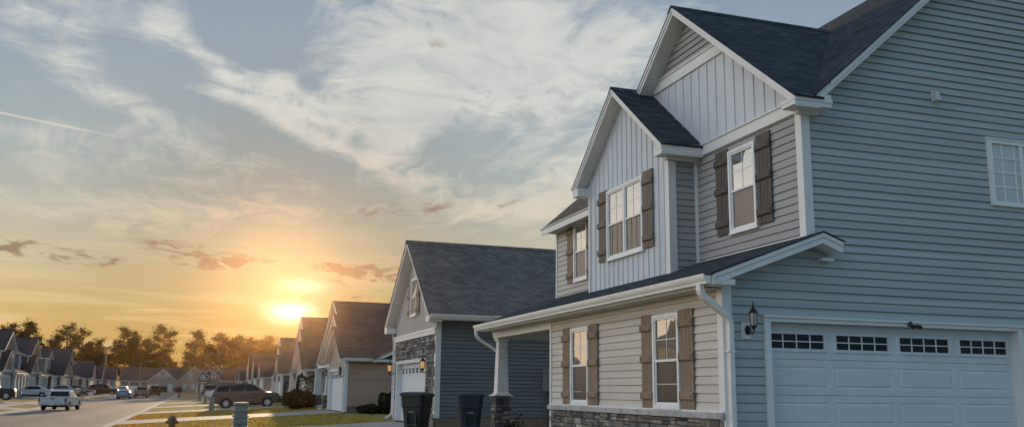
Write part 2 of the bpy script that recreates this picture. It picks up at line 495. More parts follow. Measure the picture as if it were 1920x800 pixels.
def battens(mb, fr, poly, step=.30, w=.045, t=.020):
    flatwall(mb, fr, poly)
    u0 = min(p[0] for p in poly); u1 = max(p[0] for p in poly)
    T = [(z, u) for u, z in poly]
    k = math.ceil((u0+w)/step)
    while k*step < u1-w:
        u = k*step; k += 1
        l = extents(T, u-w/2); r = extents(T, u+w/2)
        if not l or not r: continue
        P = fr.p; a0, a1, b0, b1 = u-w/2, u+w/2, u-w/2+.007, u+w/2-.007
        zb = max(l[0], r[0]); zl, zr = l[1], r[1]
        if min(zl, zr)-zb < .05: continue
        mb.face([P(b0,zb,t),P(b1,zb,t),P(b1,zr,t),P(b0,zl,t)])
        mb.face([P(a0,zb,0),P(b0,zb,t),P(b0,zl,t),P(a0,zl,0)])
        mb.face([P(b1,zb,t),P(a1,zb,0),P(a1,zr,0),P(b1,zr,t)])
        mb.face([P(a0,zb,0),P(a1,zb,0),P(b1,zb,t),P(b0,zb,t)])
def shade(c, v): return tuple(x*v for x in c)
STONES = [(.155,.150,.150),(.21,.20,.19),(.10,.10,.105),(.26,.235,.205),(.17,.15,.135),(.075,.073,.075),(.30,.28,.255),(.13,.12,.115)]
def stonework(mb, fr, rects, hmin=.055, hmax=.14, wmin=.14, wmax=.42, rnd=random):
    """rects: list of (u0,u1,z0,z1) filled with ledgestone courses."""
    for (u0, u1, z0, z1) in rects:
        mb.face([fr.p(u0,z0,.002), fr.p(u1,z0,.002), fr.p(u1,z1,.002), fr.p(u0,z1,.002)], c=(.03,.03,.03))
        z = z0
        while z < z1-.015:
            h = rnd.uniform(hmin, hmax); zt = z+h
            if z1-zt < hmin*.7: zt = z1
            u = u0
            while u < u1-.01:
                w = rnd.uniform(wmin, wmax); ut = min(u+w, u1)
                if u1-ut < wmin*.5: ut = u1
                parts = [(z, zt)]
                if zt-z > .1 and rnd.random() < .35:
                    zm = z+(zt-z)*rnd.uniform(.35,.65); parts = [(z, zm), (zm, zt)]
                for (za, zb) in parts:
                    c = shade(rnd.choice(STONES), rnd.uniform(.75, 1.25)); d = rnd.uniform(.02, .055); g = .005
                    j = lambda: rnd.uniform(-.006, .006)
                    A = [(u+g,za+g),(ut-g,za+g),(ut-g,zb-g),(u+g,zb-g)]
                    b4 = min(.012, (ut-u)*.2, (zb-za)*.2)
                    I = [(u+g+b4,za+g+b4),(ut-g-b4,za+g+b4),(ut-g-b4,zb-g-b4),(u+g+b4,zb-g-b4)]
                    oA = [fr.p(p[0],p[1],.002) for p in A]; mA = [fr.p(p[0]+j()*.4,p[1]+j()*.4,d*.75) for p in A]; iA = [fr.p(p[0]+j(),p[1]+j(),d+j()) for p in I]
                    mb.face(iA, c=c)
                    for k in range(4):
                        l = (k+1) % 4
                        mb.face([oA[k],oA[l],mA[l],mA[k]], c=c); mb.face([mA[k],mA[l],iA[l],iA[k]], c=c)
                u = ut
            z = zt

def slope(mr, mt, axis, a0, a1, ce, cr, ze, zr, t=.17, sh=True, lip=.03, l0=.03, l1=.03):
    """one roof slope. axis 'x' or 'y' = ridge direction; a range along the ridge, ce eave line, cr ridge line."""
    def pt(a, c, z): return (a, c, z) if axis == 'x' else (c, a, z)
    top = [pt(a0,ce,ze), pt(a1,ce,ze), pt(a1,cr,zr), pt(a0,cr,zr)]
    mt.prism(top, t)
    if sh:
        L = math.hypot(cr-ce, zr-ze); k = (zr-ze)/(cr-ce); s = 1 if cr > ce else -1
        ce2 = ce - s*lip; ze2 = ze - abs(k)*lip
        b0, b1 = a0-l0, a1+l1
        q = [pt(b0,ce2,ze2+.024), pt(b1,ce2,ze2+.024), pt(b1,cr,zr+.024), pt(b0,cr,zr+.024)]
        uv = [(b0,0),(b1,0),(b1,L+lip),(b0,L+lip)]
        mr.face(q, uv=uv)
        lo = [(p[0],p[1],p[2]-.021) for p in q]
        for i in range(4):
            j = (i+1) % 4
            mr.face([q[j],q[i],lo[i],lo[j]], uv=[uv[j],uv[i],uv[i],uv[j]])
        mr.face(lo[::-1], uv=uv[::-1])
def gable(mr, mt, axis, a0, a1, c0, c1, ze, pitch, t=.17, cr=None):
    cr = (c0+c1)/2 if cr is None else cr
    zr = ze+pitch*(cr-c0)
    slope(mr, mt, axis, a0, a1, c0, cr, ze, zr, t)
    slope(mr, mt, axis, a0, a1, c1, cr, zr-pitch*(c1-cr), zr, t)
    # ridge cap
    w = .14
    def pt(a, c, z): return (a, c, z) if axis == 'x' else (c, a, z)
    b0, b1 = a0-.03, a1+.03
    for s in (-1, 1):
        q = [pt(b0,cr,zr+.050), pt(b1,cr,zr+.050), pt(b1,cr+s*w,zr+.036-pitch*w), pt(b0,cr+s*w,zr+.036-pitch*w)]
        uv = [(0,b0),(0,b1),(w,b1),(w,b0)]
        mr.face(q, uv=uv)
        mr.face([pt(b0,cr,zr+.05),pt(b0,cr+s*w,zr+.036-pitch*w),pt(b0,cr,zr+.015)], uv=[(0,0)]*3)
    return zr

def window(parent, fr, u0, u1, z0, z1, mull=1, grid=(2,2), up='glass', low='screen', fw=.055, both=False, name='window'):
    """double-hung unit on the wall face: frame, sashes, muntins, panes. mull = number of units side by side"""
    n0 = .012
    mf = MB()
    for (a, b, c, d) in ((u0,u0+fw,z0,z1),(u1-fw,u1,z0,z1),(u0+fw,u1-fw,z1-fw,z1),(u0+fw,u1-fw,z0,z0+fw)):
        mf.fbox(fr, a, b, c, d, n0-.03, .062)
    mf.fbox(fr, u0-.02, u1+.02, z0-.022, z0-.001, -.01, .075)
    w = (u1-u0-2*fw)/mull
    for k in range(1, mull):
        mf.fbox(fr, u0+fw+w*k-.035, u0+fw+w*k+.035, z0+fw, z1-fw, n0-.03, .058)
    o = mf.build(name, M['frame'], parent)
    zm = (z0+z1)/2
    for k in range(mull):
        a = u0+fw+w*k+(.035 if k else 0); b = u0+fw+w*(k+1)-(.035 if k < mull-1 else 0)
        sw = .034
        ms = MB()
        for (za, zb, nn) in ((zm-.02, z1-fw, .046), (z0+fw, zm+.02, .034)):
            for (p, q, r, s) in ((a,a+sw,za,zb),(b-sw,b,za,zb),(a+sw,b-sw,zb-sw,zb),(a+sw,b-sw,za,za+sw)):
                ms.fbox(fr, p, q, r, s, n0-.01, nn)
        gz0, gz1 = zm+.014, z1-fw-sw
        if grid:
            for i in range(1, grid[0]):
                x = a+sw+(b-a-2*sw)*i/grid[0]; ms.fbox(fr, x-.006, x+.006, gz0, gz1, .02, .029)
            for i in range(1, grid[1]):
                z = gz0+(gz1-gz0)*i/grid[1]; ms.fbox(fr, a+sw, b-sw, z-.006, z+.006, .02, .0285)
        ms.build('sash', M['frame'], o)
        g = MB(); g.face([fr.p(a+sw-.004,gz0-.02,.024), fr.p(b-sw+.004,gz0-.02,.024), fr.p(b-sw+.004,gz1+.004,.024), fr.p(a+sw-.004,gz1+.004,.024)])
        g.build('upper_pane', M[up], o)
        g = MB(); g.face([fr.p(a+sw-.004,z0+fw+sw-.004,.020), fr.p(b-sw+.004,z0+fw+sw-.004,.020), fr.p(b-sw+.004,zm-.01,.020), fr.p(a+sw-.004,zm-.01,.020)])
        g.build('lower_pane', M[low], o)
    return o
def shutter(parent, fr, u0, u1, z0, z1, wm='wood'):
    mb = MB(); n = 4; w = (u1-u0)/n
    for k in range(n):
        mb.fbox(fr, u0+w*k+.004, u0+w*(k+1)-.004, z0+random.uniform(-.004,.004), z1+random.uniform(-.004,.004), .018, .046+random.uniform(-.002,.002))
    mb.fbox(fr, u0+.006, u1-.006, z0+.01, z1-.01, .012, .034)
    o = mb.build('shutter', M[wm], parent)
    mc = MB(); H = z1-z0
    for z in (z0+H*.13, z0+H*.52, z0+H*.86):
        h = .062; P = fr.p; a, b = u0-.014, u1+.014
        q = [(a,z-h,.046),(b,z-h,.046),(b,z+h,.046),(a,z+h,.046)]
        i = [(a+.02,z-h+.02,.085),(b-.02,z-h+.02,.085),(b-.02,z+h-.02,.085),(a+.02,z+h-.02,.085)]
        m_ = [(x,y,.070) for x, y, _ in q]
        Q = [P(*p) for p in q]; I = [P(*p) for p in i]; Mm = [P(*p) for p in m_]
        mc.face(I)
        for k in range(4):
            l = (k+1) % 4
            mc.face([Q[k],Q[l],Mm[l],Mm[k]]); mc.face([Mm[k],Mm[l],I[l],I[k]])
        for uu in (u0+.045, u1-.045):
            mc.fbox(fr, uu-.012, uu+.012, z-.012, z+.012, .08, .096)
    mc.split('shutter_batten', M[wm], o)
    return o
def wall_lantern(parent, fr, u, z, lit=False, s=1.):
    """lantern hanging in front of the wall on a scroll arm; z is the middle of the glass"""
    c = fr.p(u, z, .20*s)
    mb = MB(); R = .062*s
    mb.lathe(c, [(R*.25,.30*s),(R*.12,.26*s),(R*.3,.245*s),(R*.18,.215*s),(R*.35,.20*s),(R*1.45,.115*s),(R*1.5,.10*s),(R*1.15,.098*s)][::-1], 6)
    mb.lathe(c, [(R*.2,-.185*s),(R*.3,-.165*s),(R*.8,-.13*s),(R*1.05,-.115*s),(R*1.05,-.10*s)], 6)
    for k in range(6):
        a = 2*PI*k/6; p = c+Vector((math.cos(a)*R*.95, math.sin(a)*R*.95, 0))
        q = c+Vector((math.cos(a)*R*1.18, math.sin(a)*R*1.18, 0))
        mb.tube([p+Vector((0,0,-.11*s)), q+Vector((0,0,.10*s))], .0075*s, 4)
    w0 = fr.p(u, z-.17*s, .02)
    pth = [fr.p(u, z-.17*s, .01), fr.p(u, z-.21*s, .08*s), fr.p(u, z-.24*s, .15*s), fr.p(u, z-.21*s, .20*s), fr.p(u, z-.14*s, .20*s)]
    mb.tube(pth, .012*s, 6)
    q = []
    for k in range(10):
        a = 2*PI*k/10; q.append(fr.p(u+math.cos(a)*.055*s, z-.17*s+math.sin(a)*.085*s, .028))
    mb.face(q)
    r2 = [fr.p(u+math.cos(2*PI*k/10)*.055*s, z-.17*s+math.sin(2*PI*k/10)*.085*s, .0) for k in range(10)]
    for k in range(10):
        l = (k+1) % 10; mb.face([r2[k], r2[l], q[l], q[k]])
    o = mb.build('wall_lantern', M['black'], parent)
    g = MB(); g.lathe(c, [(R*.92,-.10*s),(R*1.12,.098*s)], 6); g.build('lantern_glass', M['lamp_glass_lit' if lit else 'lamp_glass'], o)
    if lit:
        b = MB(); b.lathe(c, [(.008,-.06*s),(.026*s,-.03*s),(.030*s,.0),(.018*s,.035*s),(.004,.06*s)], 8); b.build('bulb', M['bulb'], o, True)
    else:
        b = MB(); b.lathe(c, [(.012*s,-.10*s),(.012*s,.03*s),(.004,.06*s)], 8); b.build('bulb', M['frame'], o, True)
    return o
def garage_door(parent, fr, u0, u1, z0, z1, n=-.14, cols=4, wins=True, long=True, grid=(4,2), sw=None):
    """sectional door set back in its opening, four sections high"""
    mb = MB(); P = fr.p
    H = (z1-z0)/4; W = (u1-u0)
    inset = .04; step = (W-inset*2+.12)/cols; pw = step-.12
    def ring(o, i, no, ni):
        O = [P(o[0],o[2],no),P(o[1],o[2],no),P(o[1],o[3],no),P(o[0],o[3],no)]; I = [P(i[0],i[2],ni),P(i[1],i[2],ni),P(i[1],i[3],ni),P(i[0],i[3],ni)]
        for k in range(4):
            l = (k+1) % 4; mb.face([O[k],O[l],I[l],I[k]])
        return I
    for s in range(4):
        za, zb = z0+H*s, z0+H*(s+1)-.006
        top = (s == 3 and wins)
        us = [u0]; rc = []
        for c in range(cols):
            a = u0+inset+step*c; b = a+pw
            rc.append((a, b, za+.10, zb-.10))
        # section skin with holes: horizontal strips
        zl, zh = za+.10, zb-.10
        mb.face([P(u0,za,n),P(u1,za,n),P(u1,zl,n),P(u0,zl,n)]); mb.face([P(u0,zh,n),P(u1,zh,n),P(u1,zb,n),P(u0,zb,n)])
        x = u0
        for (a, b, _, _) in rc:
            mb.face([P(x,zl,n),P(a,zl,n),P(a,zh,n),P(x,zh,n)]); x = b
        mb.face([P(x,zl,n),P(u1,zl,n),P(u1,zh,n),P(x,zh,n)])
        mb.face([P(u0,zb,n),P(u1,zb,n),P(u1,zb+.006,n-.02),P(u0,zb+.006,n-.02)])
        for (a, b, zc, zd) in rc:
            if top:
                r1 = (a+.012,b-.012,zc+.008,zd-.008)
                ring((a,b,zc,zd), r1, n, n+.018); r2 = (a+.055,b-.055,zc+.055,zd-.055)
                ring(r1, r2, n+.018, n+.018); ring(r2, r2, n+.018, n-.02)
            else:
                r1 = (a+.022,b-.022,zc+.022,zd-.022); r2 = (a+.050,b-.050,zc+.045,zd-.045)
                ring((a,b,zc,zd), r1, n, n-.011); q = ring(r1, r2, n-.011, n+.002); mb.face(q)
    o = mb.build('garage_door', M['door'], parent)
    if wins:
        za, zb = z0+H*3, z0+H*4-.006
        for c in range(cols):
            a = u0+inset+step*c+.055; b = a+pw-.11; zc, zd = za+.155, zb-.155
            g = MB(); g.face([P(a,zc,n-.012),P(b,zc,n-.012),P(b,zd,n-.012),P(a,zd,n-.012)])
            w = g.build('door_window', M['glass_garage'], o)
            mm = MB()
            for i in range(1, grid[0]):
                x = a+(b-a)*i/grid[0]; mm.fbox(fr, x-.007, x+.007, zc, zd, n-.011, n+.006)
            for i in range(1, grid[1]):
                z = zc+(zd-zc)*i/grid[1]; mm.fbox(fr, a, b, z-.007, z+.007, n-.011, n+.0055)
            if mm.f: mm.build('muntin', M['frame'], o)
    return o
def opening_trim(mb, fr, u0, u1, z0, z1, w=.10, depth=.16, out=.04, head=.10):
    mb.fbox(fr, u0-w, u0, z0, z1, -depth, out); mb.fbox(fr, u1, u1+w, z0, z1, -depth, out)
    mb.fbox(fr, u0-w, u1+w, z1, z1+head, -depth, out+.004)
    mb.fbox(fr, u0-w-.02, u1+w+.02, z1+head, z1+head+.03, -.01, out+.035)
def kgutter(mb, a, b, axis='y', side=-1, h=.12, w=.12):
    """K-profile gutter along axis from a=(x,y,z) top back edge to b"""
    a = Vector(a); b = Vector(b); d = (b-a).normalized(); o = Vector((side,0,0)) if axis == 'y' else Vector((0,side,0))
    prof = [(0,0),(0,-h),(w*.62,-h),(w*.66,-h*.72),(w*.80,-h*.55),(w*.92,-h*.28),(w*.92,-h*.12),(w,-h*.10),(w,0.012),(w*.86,.012),(w*.86,-.01),(.02,-.012)]
    A = [a+o*x+Vector((0,0,z)) for x, z in prof]; B = [b+o*x+Vector((0,0,z)) for x, z in prof]
    n = len(prof)
    for i in range(n):
        j = (i+1) % n; mb.face([A[i],A[j],B[j],B[i]])
    mb.face(A[::-1]); mb.face(B)
def rect_pipe(mb, path, w=.085, d=.065, side=Vector((0,1,0)), grow=0):
    """rectangular downspout swept along a path; width vector kept near 'side'"""
    path = [Vector(p) for p in path]; R = []
    for i, p in enumerate(path):
        t = (path[min(i+1,len(path)-1)]-path[max(i-1,0)]).normalized()
        b = t.cross(side)
        if b.length < .05: b = t.cross(Vector((1,0,0)))
        b.normalize(); a = b.cross(t).normalized()
        R.append([p+a*(w/2)*sx+b*(d/2)*sy for sx, sy in ((-1,-1),(-.35,-1),(-.25,-.86),(.25,-.86),(.35,-1),(1,-1),(1,1),(.35,1),(.25,.86),(-.25,.86),(-.35,1),(-1,1))])
    n = 12
    for i in range(len(R)-1):
        for k in range(n):
            l = (k+1) % n; mb.face([R[i][k],R[i][l],R[i+1][l],R[i+1][k]])
    mb.face(R[0][::-1]); mb.face(R[-1])

# ------------------------------------------------------------------ the near house
def near_house():
    H = thing('house', 'large light grey house in the foreground with brown shutters and a side garage', 'house', (8.74, 15., -1.06))
    YG = 11.84; XL = 7.22; XU = 8.74; XB = 8.15
    Z0 = -1.06
    # --- ground floor front: ledgestone base, cap, lap siding
    fl = FW(XL); fu = FW(XU); fb_ = FW(XB); fg = FS(YG)
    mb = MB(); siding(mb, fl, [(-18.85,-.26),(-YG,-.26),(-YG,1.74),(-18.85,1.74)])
    mb.build('wall', M['siding_lit'], H)
    mb = MB(); stonework(mb, fl, [(-18.87,-YG+.0,-1.12,-.36)]); mb.build('stone_base', M['stone'], H)
    mb = MB(); u = -18.9
    while u < -YG+.02:
        w = min(random.uniform(.42,.6), -YG+.03-u)
        mb.fbox(fl, u+.003, u+w-.003, -.355, -.262, -.01, .085+random.uniform(-.004,.004)); u += w
    o = mb.build('stone_cap', M['capstone'], H, bevel=.012)
    mb = MB(); mb.fbox(fl, -18.87, -YG, -.262, -.235, -.01, .05); mb.build('sill_flashing', M['trim'], H)
    # --- garage end wall
    ge = 17.42
    mb = MB()
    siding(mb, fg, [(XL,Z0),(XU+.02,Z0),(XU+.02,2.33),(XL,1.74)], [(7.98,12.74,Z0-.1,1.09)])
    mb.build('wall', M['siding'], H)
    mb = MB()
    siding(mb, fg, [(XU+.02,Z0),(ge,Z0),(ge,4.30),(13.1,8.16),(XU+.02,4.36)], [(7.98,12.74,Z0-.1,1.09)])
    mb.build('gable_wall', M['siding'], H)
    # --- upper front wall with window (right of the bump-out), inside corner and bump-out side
    mb = MB(); siding(mb, fu, [(-15.12,2.3),(-YG,2.3),(-YG,4.42),(-15.12,4.42)]); mb.build('wall', M['siding_shaded'], H)
    fs = FS(15.12)
    mb = MB(); siding(mb, fs, [(XB,2.1),(XU,2.1),(XU,4.46),(XB,4.46)]); mb.build('wall', M['siding_shaded'], H)
    mb = MB(); siding(mb, fu, [(-22.45,2.3),(-18.88,2.3),(-18.88,4.28),(-22.45,4.28)]); mb.build('wall', M['siding_lit'], H)
    # hidden sides so the house is a closed volume
    mb = MB()
    fn = FN(22.45); mb.face([fn.p(-XU,Z0,0),fn.p(-XU,4.2,0),fn.p(-13.1,8.1,0),fn.p(-ge,4.2,0),fn.p(-ge,Z0,0)][::-1])
    mb.build('wall', M['siding'], H); mb = MB()
    mb.face([(ge,YG,Z0),(ge,22.45,Z0),(ge,22.45,4.3),(ge,YG,4.3)])
    mb.build('wall', M['siding'], H); mb = MB()
    mb.face([(XL,18.85,Z0),(9.3,18.85,Z0),(9.3,18.85,1.6),(XL,18.85,1.6)])
    mb.face([(9.3,18.85,Z0),(9.3,22.45,Z0),(9.3,22.45,2.4),(9.3,18.85,2.4)])
    mb.build('wall', M['siding'], H); mb = MB()
    mb.face([(XB,18.88,2.2),(XU,18.88,2.2),(XU,18.88,4.5),(XB,18.88,4.5)])
    mb.build('wall', M['siding'], H)
    # --- gable cladding: board and batten, belt boards, lap siding tip
    P = .787; zpk = 7.51; yc = 15.3
    def ztop(y): return zpk-.15-P*abs(y-yc)
    zs = 4.62; yr = yc-(zpk-.15-zs)/P; yl = yc+(zpk-.15-zs)/P
    z1, z2 = 6.18, 6.42
    w1 = (zpk-.15-z1)/P; w2 = (zpk-.15-z2)/P
    mb = MB(); battens(mb, fu, [(-yl,zs),(-yr,zs),(-(yc-w1),z1),(-(yc+w1),z1)], .305); mb.build('gable_cladding', M['batten'], H)
    mb = MB(); siding(mb, fu, [(-(yc+w2),z2),(-(yc-w2),z2),(-yc,zpk-.15)]); mb.build('gable_siding', M['siding_shaded'], H)
    mb = MB()
    mb.fbox(fu, -15.11, -YG+.02, 4.40, 4.52, -.01, .045); mb.fbox(fu, -15.11, -YG+.02, 4.523, 4.60, -.01, .032); mb.fbox(fu, -15.11, -YG+.02, 4.60, 4.625, -.01, .060)
    mb.fbox(fu, -(yc+w1-.06), -(yc-w1+.06), z1, z1+.15, -.01, .040); mb.fbox(fu, -(yc+w2+.06), -(yc-w2-.06), z1+.152, z2-.02, -.01, .030); mb.fbox(fu, -(yc+w2), -(yc-w2), z2-.02, z2+.01, -.01, .055)
    mb.split('belt_board', M['trim'], H)
    # bump-out front gable
    yb0, yb1, yk = 15.12, 18.88, 17.0; PB = .80; zk = 6.30
    ze = zk-.15
    mb = MB(); battens(mb, fb_, [(-yb1,2.12),(-yb0,2.12),(-yb0,ze-PB*(yk-yb0)),(-yk,ze),(-yb1,ze-PB*(yb1-yk))], .232, .036); mb.build('gable_cladding', M['batten'], H)
    # corner posts and trims
    mb = MB()
    def post(x, y, z0, z1, sx=-1, sy=-1, w=.13, t=.028):   # outside corner: two boards
        mb.box(min(x+sx*t,x+w if sx<0 else x-w), max(x+sx*t,x+w if sx<0 else x-w), min(y+sy*t,y), max(y+sy*t,y), z0, z1)
        mb.box(min(x+sx*t,x), max(x+sx*t,x), min(y,y+w if sy<0 else y-w), max(y,y+w if sy<0 else y-w), z0, z1)
    post(XL, YG, -1.06, 1.72); post(XU, YG, 2.3, 4.42); post(XB, yb0, 2.1, 4.46)
    mb.fbox(fu, -15.12, -15.07, 2.3, 4.40, 0, .028); mb.box(XU-.06, XU, 15.09, 15.118, 2.3, 4.44)
    mb.fbox(fu, -22.45, -22.38, 2.3, 4.25, 0, .03); mb.fbox(fu, -18.95, -18.885, 2.3, 4.25, 0, .03)
    mb.fbox(fb_, -18.89, -18.82, 2.15, 4.6, 0, .035)
    mb.fbox(fl, -18.88, -18.80, -1.06, 1.7, 0, .035)
    # frieze boards and flashings
    mb.fbox(fu, -15.12, -YG, 2.32, 2.42, -.01, .030); mb.fbox(fb_, -18.88, -yb0, 2.10, 2.165, -.01, .030)
    mb.split('trim', M['trim'], H)
    # --- roofs
    mr, mt = MB(), MB()
    # front cross gable
    ze0 = zpk-P*(yc-11.50); Lg = math.hypot(yc-11.5, zpk-ze0)
    mt.prism([(8.40,11.50,ze0),(8.86,11.50,ze0),(12.3,yc,zpk),(8.40,yc,zpk)], .15)
    qr = [(8.37,11.46,ze0+.012),(8.90,11.46,ze0+.012),(12.36,yc,zpk+.024),(8.37,yc,zpk+.024)]; uvr = [(8.37,0),(8.90,0),(12.36,Lg),(8.37,Lg)]
    mr.face(qr, uv=uvr); lo = [(p[0],p[1],p[2]-.021) for p in qr]
    for i in range(4):
        j = (i+1) % 4; mr.face([qr[j],qr[i],lo[i],lo[j]], uv=[uvr[j],uvr[i],uvr[i],uvr[j]])
    slope(mr, mt, 'x', 8.40, 12.4, 19.10, yc, zpk-P*(19.10-yc), zpk, .15)
    # ridge caps
    def cap(mr, x0, x1, y, z, p):
        for s in (-1, 1):
            q = [(x0,y,z+.048),(x1,y,z+.048),(x1,y+s*.15,z+.034-p*.15),(x0,y+s*.15,z+.034-p*.15)]
            mr.face(q, uv=[(0,x0),(0,x1),(.14,x1),(.14,x0)])
            mr.face([(x0,y,z+.048),(x0,y+s*.15,z+.034-p*.15),(x0,y,z+.01)], uv=[(0,0)]*3)
    cap(mr, 8.36, 12.3, yc, zpk, P)
    # bump-out gable
    slope(mr, mt, 'x', 7.85, 9.3, 14.82, yk, zk-PB*(yk-14.82), zk, .15)
    slope(mr, mt, 'x', 7.85, 9.3, 19.16, yk, zk-PB*(19.16-yk), zk, .15)
    cap(mr, 7.82, 8.7, yk, zk, PB)
    # main roof, ridge parallel to the street
    PM = .873
    zm = lambda x: 4.57+PM*(x-8.77)
    for (ya, yb, xe) in ((11.50,15.0,8.80),(15.0,18.6,9.0),(18.6,22.62,8.38)):
        slope(mr, mt, 'y', ya, yb, xe, 13.1, zm(xe), zm(13.1), .15)
    slope(mr, mt, 'y', 11.50, 22.62, 17.8, 13.1, zm(13.1)-PM*4.7, zm(13.1), .15)
    # porch (pent) roof
    PP = .376; zp = lambda x: 1.685+PP*(x-6.86)
    slope(mr, mt, 'y', 11.50, 23.30, 6.86, 8.777, zp(6.86), zp(8.777), .155)
    mt.prism([(8.778,11.50,zp(8.777)),(9.125,11.50,zp(8.777)-.125),(9.125,11.85,zp(8.777)-.125),(8.778,11.85,zp(8.777))], .16)
    q = [(8.777,11.47,zp(8.777)+.026),(9.16,11.47,zp(8.777)-.112),(9.16,11.84,zp(8.777)-.112),(8.777,11.84,zp(8.777)+.026)]
    mr.face(q, uv=[(0,0),(.3,0),(.3,.3),(0,.3)]); mr.face([q[1],q[0],(8.777,11.47,zp(8.777)+.004),(9.16,11.47,zp(8.777)-.134)], uv=[(0,0)]*4)
    mr.build('roof', M['shingle'], H)
    mt.split('rake_board', M['trim'], H)
    # cornice returns, soffits, thin rake mouldings
    mb = MB()
    mb.box(8.394, 9.06, 11.496, 11.86, 4.395, 4.515); mb.box(8.386, 9.075, 11.482, 11.86, 4.462, 4.518); mb.box(8.86, 9.06, 11.492, 11.86, 4.515, 4.60)
    mb.box(8.60, 8.99, 11.72, 11.845, 4.34, 4.395)
    mb.box(7.843, 8.74, 14.826, 15.12, 4.37, 4.54); mb.box(7.838, 8.735, 14.812, 15.1, 4.49, 4.551); mb.box(8.05, 8.74, 15.0, 15.125, 4.32, 4.37)
    mb.box(7.843, 8.16, 18.86, 19.157, 4.36, 4.54)
    mb.box(6.88, 7.235, 11.51, 11.85, 1.545, 1.63)
    mb.box(8.9, 9.11, 11.7, 11.845, 2.02, 2.06)
    # double fascia shadow line on the rakes facing the street and the garage end
    def rakeline(axis, c, pts, off, h, t=.018):
        for (p0, p1) in zip(pts, pts[1:]):
            a = (c, p0[0], p0[1]) if axis == 'x' else (p0[0], c, p0[1]); b = (c, p1[0], p1[1]) if axis == 'x' else (p1[0], c, p1[1])
            d = Vector((-t,0,0)) if axis == 'x' else Vector((0,-t,0))
            A = [Vector(a)-Vector((0,0,off)), Vector(b)-Vector((0,0,off)), Vector(b)-Vector((0,0,off+h)), Vector(a)-Vector((0,0,off+h))]
            B = [q+d for q in A]
            mb.hexa([A[3],A[2],B[2],B[3],A[0],A[1],B[1],B[0]])
    rakeline('x', 8.398, [(11.50,zpk-P*(yc-11.50)),(yc,zpk),(19.1,zpk-P*(19.1-yc))], -.001, .07)
    rakeline('x', 7.848, [(14.82,zk-PB*(yk-14.82)),(yk,zk),(19.16,zk-PB*(19.16-yk))], -.001, .07)
    rakeline('y', 11.498, [(9.06,zm(9.06)),(13.1,zm(13.1)),(17.8,zm(13.1)-PM*4.7)], -.001, .075)
    rakeline('y', 11.498, [(6.87,zp(6.87)),(8.777,zp(8.777)),(9.125,zp(8.777)-.125)], -.001, .06)
    mb.split('cornice', M['trim'], H)
    mb = MB(); mb.box(6.87, 8.7, 11.86, 22.95, 1.515, 1.535)
    mb.build('porch_soffit', M['soffit'], H)
    # main eave fascia left
    mb = MB(); mb.box(8.355, 8.385, 18.9, 22.6, 4.06, 4.255); mb.box(8.38, 8.75, 18.9, 22.44, 4.10, 4.125); mb.build('fascia', M['trim'], H)
    # porch beam and tapered column on a stone pier
    mb = MB()
    mb.box(7.22, 7.52, 18.86, 23.13, 1.36, 1.515); mb.box(7.205, 7.535, 18.86, 23.145, 1.455, 1.513)
    mb.box(7.23, 8.74, 22.81, 23.12, 1.362, 1.512)
    mb.build('porch_beam', M['trim'], H)
    cx, cy = 7.405, 22.95
    mb = MB()
    b, tp = .150, .112
    a8 = [(cx-b,cy-b,-.02),(cx+b,cy-b,-.02),(cx+b,cy+b,-.02),(cx-b,cy+b,-.02),(cx-tp,cy-tp,1.362),(cx+tp,cy-tp,1.362),(cx+tp,cy+tp,1.362),(cx-tp,cy+tp,1.362)]
    mb.hexa(a8)
    a8 = [(cx-.21,cy-.21,-.075),(cx+.21,cy-.21,-.075),(cx+.21,cy+.21,-.075),(cx-.21,cy+.21,-.075),(cx-b,cy-b,-.0195),(cx+b,cy-b,-.0195),(cx+b,cy+b,-.0195),(cx-b,cy+b,-.0195)]
    mb.hexa(a8); mb.box(cx-.25,cx+.25,cy-.25,cy+.25,-.105,-.076)
    mb.box(cx-.155,cx+.155,cy-.155,cy+.155,1.29,1.358)
    col = mb.build('porch_column', M['trim'], H)
    mb = MB(); w = .175
    stonework(mb, FW(cx-w), [(-(cy+w),-(cy-w),-1.12,-.106)], wmin=.12, wmax=.3); stonework(mb, FS(cy-w), [(cx-w,cx+w,-1.12,-.106)], wmin=.12, wmax=.3)
    stonework(mb, FE(cx+w), [(cy-w,cy+w,-1.12,-.106)], wmin=.12, wmax=.3); stonework(mb, FN(cy+w), [(-cx-w,-cx+w,-1.12,-.106)], wmin=.12, wmax=.3)
    mb.build('stone_pier', M['stone'], col)
    mb = MB(); mb.box(7.25, 9.3, 18.87, 22.7, -1.12, -1.0); mb.build('porch_floor', M['concrete'], H)
    # gutter and downspouts
    mb = MB(); kgutter(mb, (6.845,11.52,1.675), (6.845,23.32,1.675), h=.125, w=.125)
    mb.build('gutter', M['gutter'], H)
    mb = MB()
    pth = [(6.78,11.72,1.56),(6.78,11.72,1.47),(6.80,11.72,1.42),(6.84,11.72,1.375),(6.90,11.72,1.335),(7.16,11.735,1.16),(7.22,11.745,1.11),(7.255,11.755,1.06),(7.27,11.76,1.0),(7.27,11.76,-.98)]
    rect_pipe(mb, pth, .115, .075, Vector((0,1,0)))
    o = mb.build('downspout', M['gutter'], H)
    mb = MB(); mb.box(7.21,7.335,11.70,11.84,.60,.625); mb.box(7.21,7.335,11.70,11.84,-.5,-.475); mb.split('strap', M['gutter'], o)
    mb = MB()
    pth = [(6.78,23.2,1.56),(6.78,23.2,1.46),(6.81,23.2,1.39),(6.88,23.2,1.32),(7.26,23.2,1.10),(7.36,23.2,1.03),(7.42,23.2,.94),(7.43,23.2,-.9)]
    rect_pipe(mb, pth, .085, .065, Vector((0,1,0)))
    mb.build('downspout', M['gutter'], H)
    # windows and shutters
    window(H, fl, -17.645, -16.74, -.225, 1.285, grid=(2,2), low='screen_dark', up='glass_low')
